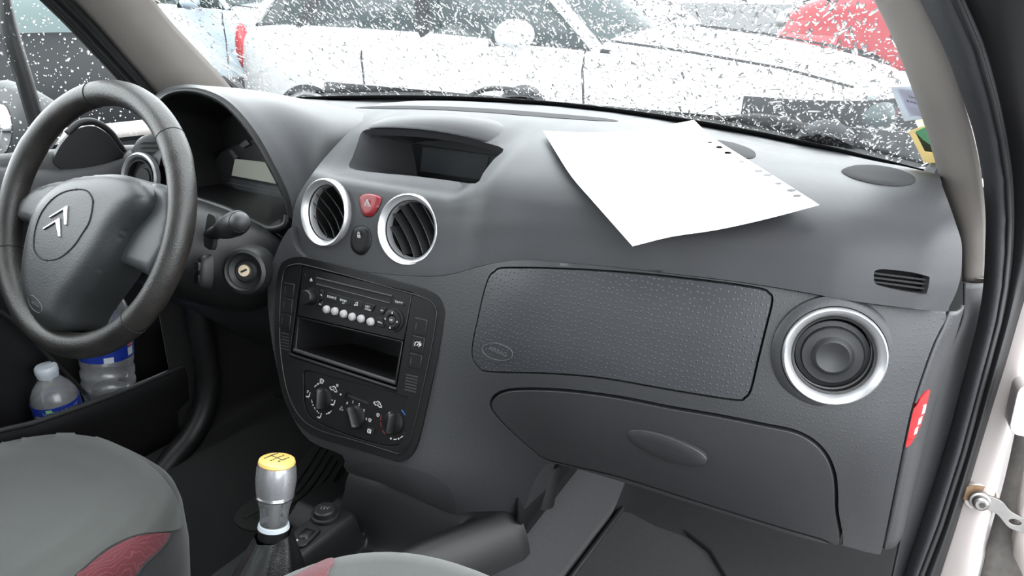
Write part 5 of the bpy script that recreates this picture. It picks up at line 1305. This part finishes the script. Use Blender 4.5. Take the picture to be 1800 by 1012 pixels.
# ================================================================== OUTSIDE
def car(name, label, paint, loc, rz, L=4.0, W=1.66, nose=.95, dark_front=False, plate_front=False, group=None, kz=1., mirrors=True):
    """a parked supermini, front towards local +x"""
    c_, s_ = math.cos(rz), math.sin(rz)
    def T(x, y, z): return V((loc[0]+x*c_-y*s_, loc[1]+x*s_+y*c_, GZ+z*kz))
    root = thing(name, label, 'car', (loc[0], loc[1], GZ))
    h = L/2; w = W/2
    S = [(-h, .80, .62, .80), (-h+.06, .9, .84, .92), (-h+.3, .985, .965, .99), (-h+.9, 1, .97, .985), (-h+1.7, 1, .955, .975), (h-1.75, 1, .93, .96), (h-1.4, 1, .915, .975), (h-.95, .99, .875, .945), (h-.5, .955, .815, .88), (h-.18, .88, .745, .80), (h-.03, .74, .65, .70), (h, .66, .5, .55)]
    rows = []
    for x, k, sh, tp in S:
        hw = w*k; zb = .2
        rows.append([T(x, -hw*.92, zb), T(x, -hw*.985, .36), T(x, -hw, .58 if sh > .6 else sh*.75), T(x, -hw*.985, sh-.06), T(x, -hw*.95, sh), T(x, -hw*.82, sh+(tp-sh)*.55), T(x, -hw*.4, tp-.005), T(x, 0, tp), T(x, hw*.4, tp-.005), T(x, hw*.82, sh+(tp-sh)*.55), T(x, hw*.95, sh), T(x, hw*.985, sh-.06), T(x, hw, .58 if sh > .6 else sh*.75), T(x, hw*.985, .36), T(x, hw*.92, zb)])
    g = patch(rows, 3, 4); n = len(g[0])
    v = [p for r in g for p in r]; f = [[i*n+k, i*n+k+1, (i+1)*n+k+1, (i+1)*n+k] for i in range(len(g)-1) for k in range(n-1)]
    f += [list(range(n)), [(len(g)-1)*n+k for k in range(n)]]
    body_ = mk('body', v, f, paint, root, sharp=60)
    # greenhouse: glass panes between pillars, roof on top
    bx0, bx1, rx0, rx1 = -h+.25, h-1.28, -h+.62, h-2.0
    yb, yr, zb0, zb1, zr = w*.95, w*.70, .965, .905, 1.46
    def side(t, u, sg):   # t along belt 0 rear..1 front, u up 0..1
        x = (bx0+(bx1-bx0)*t)*(1-u)+(rx0+(rx1-rx0)*t)*u; y = (yb*(1-u)+yr*u)*sg; z = (zb0+(zb1-zb0)*t)*(1-u)+zr*u
        return T(x, y, z)
    for sg in (-1, 1):
        for t0, t1 in ((.03, .16), (.19, .54), (.57, .955)):
            pane = mk('side_window', [side(t0, .03, sg), side(t1, .03, sg), side(t1-.01, .95, sg), side(t0+.01, .95, sg)], [[0, 1, 2, 3]], 'carglass', root, solid=.008)
        for t in (0, .165, .545, .975):
            tube('pillar', [side(t, 0, sg), side(t, .5, sg), side(t, 1, sg)], .03, paint if t in (0, .975) else 'cardark', root, seg=8)
        tube('window_seal', [side(t/10, .01, sg) for t in range(11)], .012, 'cardark', root, seg=6)
    mk('windscreen', [side(.985, .03, -1), side(.985, .03, 1), side(1, .97, 1), side(1, .97, -1)], [[0, 1, 2, 3]], 'carglass', root, solid=.008)
    mk('rear_window', [side(.01, .05, -1), side(.01, .05, 1), side(.0, .97, 1), side(.0, .97, -1)], [[0, 1, 2, 3]], 'carglass', root, solid=.008)
    rr_ = [[T(x, y*yr, zr+dz-.03*abs(y)**3+.03) for y in (-1.03, -.6, 0, .6, 1.03)] for x, dz in ((rx0-.05, -.03), (rx0+.4, .02), (rx1-.5, .02), (rx1+.03, -.03))]
    gridmesh('roof', patch(rr_, 3, 3), paint, root, solid=.03)
    for sg in (-1, 1):
        fm_ = [T(bx1-.42, sg*(w+.02), .965), T(bx1-.44, sg*(w+.10), .985), T(bx1-.45, sg*(w+.18), .975)]
        if mirrors:
            m_ = mk('mirror', *(lambda: (lambda vs, fs: (vs, fs))(*ell(T, (bx1-.45, sg*(w+.12), .985), (.09, .125, .075))))(), paint, root, sharp=80)
            quadv = [T(bx1-.535, sg*(w+.12)+a*.1, .985+b*.055) for a, b in ((-1, -1), (1, -1), (1, 1), (-1, 1))]
            mk('mirror_glass', quadv, [[0, 1, 2, 3]], 'carglass', m_, solid=.004)
        for wx in (-h+.72, h-.78):
            fr_ = Frame(T(wx, sg*(w-.09), .30), T(1, 0, 0)-T(0, 0, 0), T(0, 0, 1)-T(0, 0, 0))
            wl = lathe('wheel', fr_, [(.17, -.09), (.27, -.095), (.30, -.06), (.30, .06), (.27, .095), (.17, .09)], 'tyre', root, closed=True, seg=36)
            lathe('rim', fr_, [(0, -.085), (.12, -.08), (.18, -.092), (.18, .092), (.12, .08), (0, .085)], 'silver', wl, seg=28)
            lathe('arch', fr_, [(.30, -.1), (.335, -.1), (.335, .1), (.30, .1)], 'cardark', root, closed=True, seg=36)
        lamp = ell(T, (h-.13, sg*w*.66, .68), (.13, .15, .085)); mk('headlight', lamp[0], lamp[1], 'carglass' if dark_front else 'steel', root, sharp=80)
        tl_ = ell(T, (-h+.05, sg*w*.86, .82), (.05, .05, .15)); mk('tail_light', tl_[0], tl_[1], 'lampred', root, sharp=80)
        # door shut lines
        for t in (.37, .945):
            x = bx0+(bx1-bx0)*t; tube('door_gap', [T(x, sg*(w*.957), .93), T(x, sg*(w*.999), .82), T(x+.02, sg*w*1.004, .6), T(x, sg*w*.99, .34)], .006, 'void', root, seg=6)
        tube('bonnet_gap', [T(h-1.38, sg*w*.86, .962), T(h-.95, sg*w*.85, .925), T(h-.5, sg*w*.80, .868), T(h-.2, sg*w*.70, .795)], .007, 'void', root, seg=6)
    # bumper and grille
    bm_ = [[T(h-.42, sg*w*1.0, z), ] for z in (.3, .6) for sg in (-1,)]
    def bl_(z, o): return [T(x, y, z) for x, y in [(h-.62, -w*(.985+o)), (h-.35, -w*(.96+o)), (h-.12, -w*(.82+o)), (h+.02+o, -w*.5), (h+.05+o, 0), (h+.02+o, w*.5), (h-.12, w*(.82+o)), (h-.35, w*(.96+o)), (h-.62, w*(.985+o))]]
    zz = (.22, .34, .52, .62) if not dark_front else (.22, .36, .58, .755)
    gridmesh('front_bumper', patch([bl_(zz[0], .0), bl_(zz[1], .03), bl_(zz[2], .03), bl_(zz[3], -.01 if dark_front else .0)], 4, 3), 'cardark' if dark_front or paint == 'cardark' else paint, root, solid=.01)
    if plate_front:
        mk('number_plate', [T(h+.085, -.26, .42), T(h+.085, .26, .42), T(h+.08, .26, .54), T(h+.08, -.26, .54)], [[0, 1, 2, 3]], 'sticker_cream', root, solid=.006)
        gridmesh('bumper_strip', [[T(h+.07-.25*abs(y)**3, y*w*.92, .64) for y in (-1, -.8, -.5, 0, .5, .8, 1)], [T(h+.075-.25*abs(y)**3, y*w*.92, .70) for y in (-1, -.8, -.5, 0, .5, .8, 1)]], 'bodywhite', root, solid=.01)
    return root
def ell(T, c, r, n=16, m=10):
    vs_ = []; fs = []
    for i in range(m+1):
        p = math.pi*i/m
        for k in range(n):
            a = 2*math.pi*k/n; vs_.append(T(c[0]+r[0]*math.sin(p)*math.cos(a), c[1]+r[1]*math.sin(p)*math.sin(a), c[2]+r[2]*math.cos(p)))
    for i in range(m):
        for k in range(n): fs.append([i*n+k, i*n+(k+1) % n, (i+1)*n+(k+1) % n, (i+1)*n+k])
    return vs_, fs
car('parked_car', 'white hatchback parked broadside beyond the wet windscreen', 'carwhite', (-1.70, 3.74), 0, dark_front=True)
car('parked_car', 'red car standing behind the bonnet of the white hatchback', 'carred', (.95, 6.7), math.radians(170), L=3.9, kz=1.32)
car('parked_car', 'dark car with cream number plate beyond the driver side window', 'cardark', (-4.35, 1.9), math.radians(-24), plate_front=True, mirrors=False)
car('parked_car', 'pale blue car parked behind the tail of the white hatchback', 'carblue', (-7.4, 6.2), math.radians(6))
# trees and a hedge line far behind the yard give the distance something to end on
hedge = []
# bonnet of this car, cowl and wipers
own = thing('car_bonnet', 'white bonnet of this car below the windscreen', 'bonnet', (0, 1, .55))
bn = [[V((x*k, y-.10*abs(x)**2, z-.05*abs(x)**2.5)) for x in (-.66, -.45, -.2, 0, .2, .45, .66)] for y, z, k in ((.70, .665, 1.), (.9, .64, 1.02), (1.15, .575, 1.), (1.35, .46, .95), (1.45, .3, .92))]
gridmesh('panel', patch(bn, 3, 3), 'carwhite', own, solid=.01)
gridmesh('cowl', patch([[V((x, WB(x)+.005, WZ(x)-.022)) for x in (-.64, -.3, 0, .3, .64)], [V((x, WB(x)+.08, WZ(x)-.045)) for x in (-.64, -.3, 0, .3, .64)], [V((x, WB(x)+.16, WZ(x)-.075)) for x in (-.64, -.3, 0, .3, .64)]], 4, 3), 'darkplastic', own, solid=.004)
def ws_hit(u, v, off=.0):
    best = None
    for k in range(3):
        if best is None: xs_, hs_, dx, dh = [-.64+1.28*i/60 for i in range(61)], [-.03+.35*j/40 for j in range(41)], 1.28/60, .35/40
        else: xs_, hs_, dx, dh = [best[1]+(i-5)/5*dx for i in range(11)], [best[2]+(j-5)/5*dh for j in range(11)], dx/5, dh/5
        for X in xs_:
            for h in hs_:
                q = WS(X, h, off)-CAM; zz = q.dot(FW); e_ = (900+FPX*q.dot(RT)/zz-u)**2+(506-FPX*q.dot(UP)/zz-v)**2
                if best is None or e_ < best[0]: best = (e_, X, h)
    return WS(best[1], best[2], off), best[1], best[2]
def wiper(label, arm_px, hump_px):
    w_ = thing('windscreen_wiper', label, 'wiper', tuple(ws_hit(*hump_px[0])[0]), 'windscreen wipers')
    tube('arm', smooth([ws_hit(u, v, .018)[0] for u, v in arm_px], 4, False), .0045, 'grime', w_, seg=8)
    p = [ws_hit(u, v, .014)[0] for u, v in hump_px]; c = sum(p, V((0, 0, 0)))/len(p)
    n_ = V((0, .6, .8))
    top = [c.lerp(q, .55)+n_*.016 for q in p]; bt = [q-n_*.012 for q in p]
    loft('arm_cover', [bt, p, top], 'seal', w_, cap1=True, cap0=True, sharp=40)
    a, b = ws_hit(arm_px[0][0]-300, arm_px[0][1]+11, .012)[0], ws_hit(arm_px[0][0]+30, arm_px[0][1]+9, .012)[0]
    tube('blade', [a, a.lerp(b, .5)+V((0, .006, .0)), b], .004, 'rubber', w_, seg=6)
wiper('dark windscreen wiper lying at the foot of the glass before the display', [(820,172),(835,164),(858,156),(885,156),(915,160)], [(874,176),(885,164),(905,158),(935,160),(955,170),(962,180)])
wiper('dark windscreen wiper lying at the foot of the glass near the stickers', [(1250,210),(1300,206),(1350,206),(1410,220)], [(1398,238),(1410,226),(1440,222),(1475,229),(1502,242),(1500,250)])
# exterior mirror on the driver's door
em = thing('wing_mirror', 'grey wing mirror outside the driver window', 'mirror', tuple(PX(20, 290, -.86)))
MX = -.88
ho_ = [PX(u, v, MX) for u, v in smooth([(-40,160),(0,153),(28,164),(50,192),(60,235),(58,270),(45,290),(0,298),(-40,296)], 4)]
loft('housing', [[p+V((0, .0, 0)) for p in ho_], [p+V((-.03, .05, 0)) for p in ho_], [(sum(ho_, V((0, 0, 0)))/len(ho_)).lerp(p, .5)+V((-.05, .11, 0)) for p in ho_]], 'spoke_grey', em, cap1=True, cap0=True, sharp=60)
gm = [PX(u, v, MX+.004) for u, v in smooth([(-40,188),(0,182),(14,196),(20,225),(14,256),(0,270),(-40,272)], 4)]
loft('mirror_surround', [[p+V((.004, -.003, 0)) for p in gm], [(sum(gm, V((0, 0, 0)))/len(gm)).lerp(p, 1.12) for p in gm]], 'black', em)
mk('mirror_glass', [p+V((.006, -.004, 0)) for p in gm], [list(range(len(gm)))], 'chrome', em, solid=.003)

# ---- rain on the glass
def drops(name, label, pos, nrm_, along, cnt, rmin, rmax, parent=None, amin=1.0, amax=3.5):
    rnd = random.Random(11); v = []; f = []
    for _ in range(cnt):
        P, n_, t_ = pos(rnd); t_ = t_.normalized(); b_ = n_.cross(t_).normalized()
        a0 = rnd.gauss(0, .5); t2 = t_*math.cos(a0)+b_*math.sin(a0); b2 = n_.cross(t2)
        r = rmin*(rmax/rmin)**(rnd.random()**1.6); L = r*(amin+(amax-amin)*rnd.random()**2); K = 8
        b0 = len(v); jit = [1+.25*rnd.uniform(-1, 1) for _ in range(K)]
        for (kr, hz_) in ((1., 0), (.72, .38), (.3, .52)):
            for k in range(K):
                a = 2*math.pi*k/K; v.append(P+t2*(L*kr*jit[k]*math.cos(a))+b2*(r*kr*jit[k]*math.sin(a))+n_*(hz_*r))
        for i in range(2):
            for k in range(K): f.append([b0+i*K+k, b0+i*K+(k+1) % K, b0+(i+1)*K+(k+1) % K, b0+(i+1)*K+k])
        f.append([b0+2*K+k for k in range(K)]); f.append([b0+K-1-k for k in range(K)])
    o = mk(name, v, f, 'water_drop', parent, sharp=0)
    if parent is None: o['label'] = label; o['category'] = 'rain'
    o['kind'] = 'stuff'; return o
nW = V((0, .6, .8))
def wpos(r):
    X = r.uniform(-.62, .62); h = r.random()**.9*.33; return WS(X, h, .0006), nW, V((.25, -.8, .6))
drops('rain_drops', 'rain drops and streaks on the windscreen', wpos, None, None, 15000, .0006, .0021, window_1, 1.2, 7.)
def spos(r):
    y = r.uniform(-.25, .27); z = r.uniform(.66, 1.0); return V((-.7006+(z-.65)*.12, y, z)), V((-1, 0, .1)).normalized(), V((0, .1, -1))
drops('rain_drops', 'rain drops on the driver window', spos, None, None, 1800, .0006, .0022, w2, 1, 1.8)
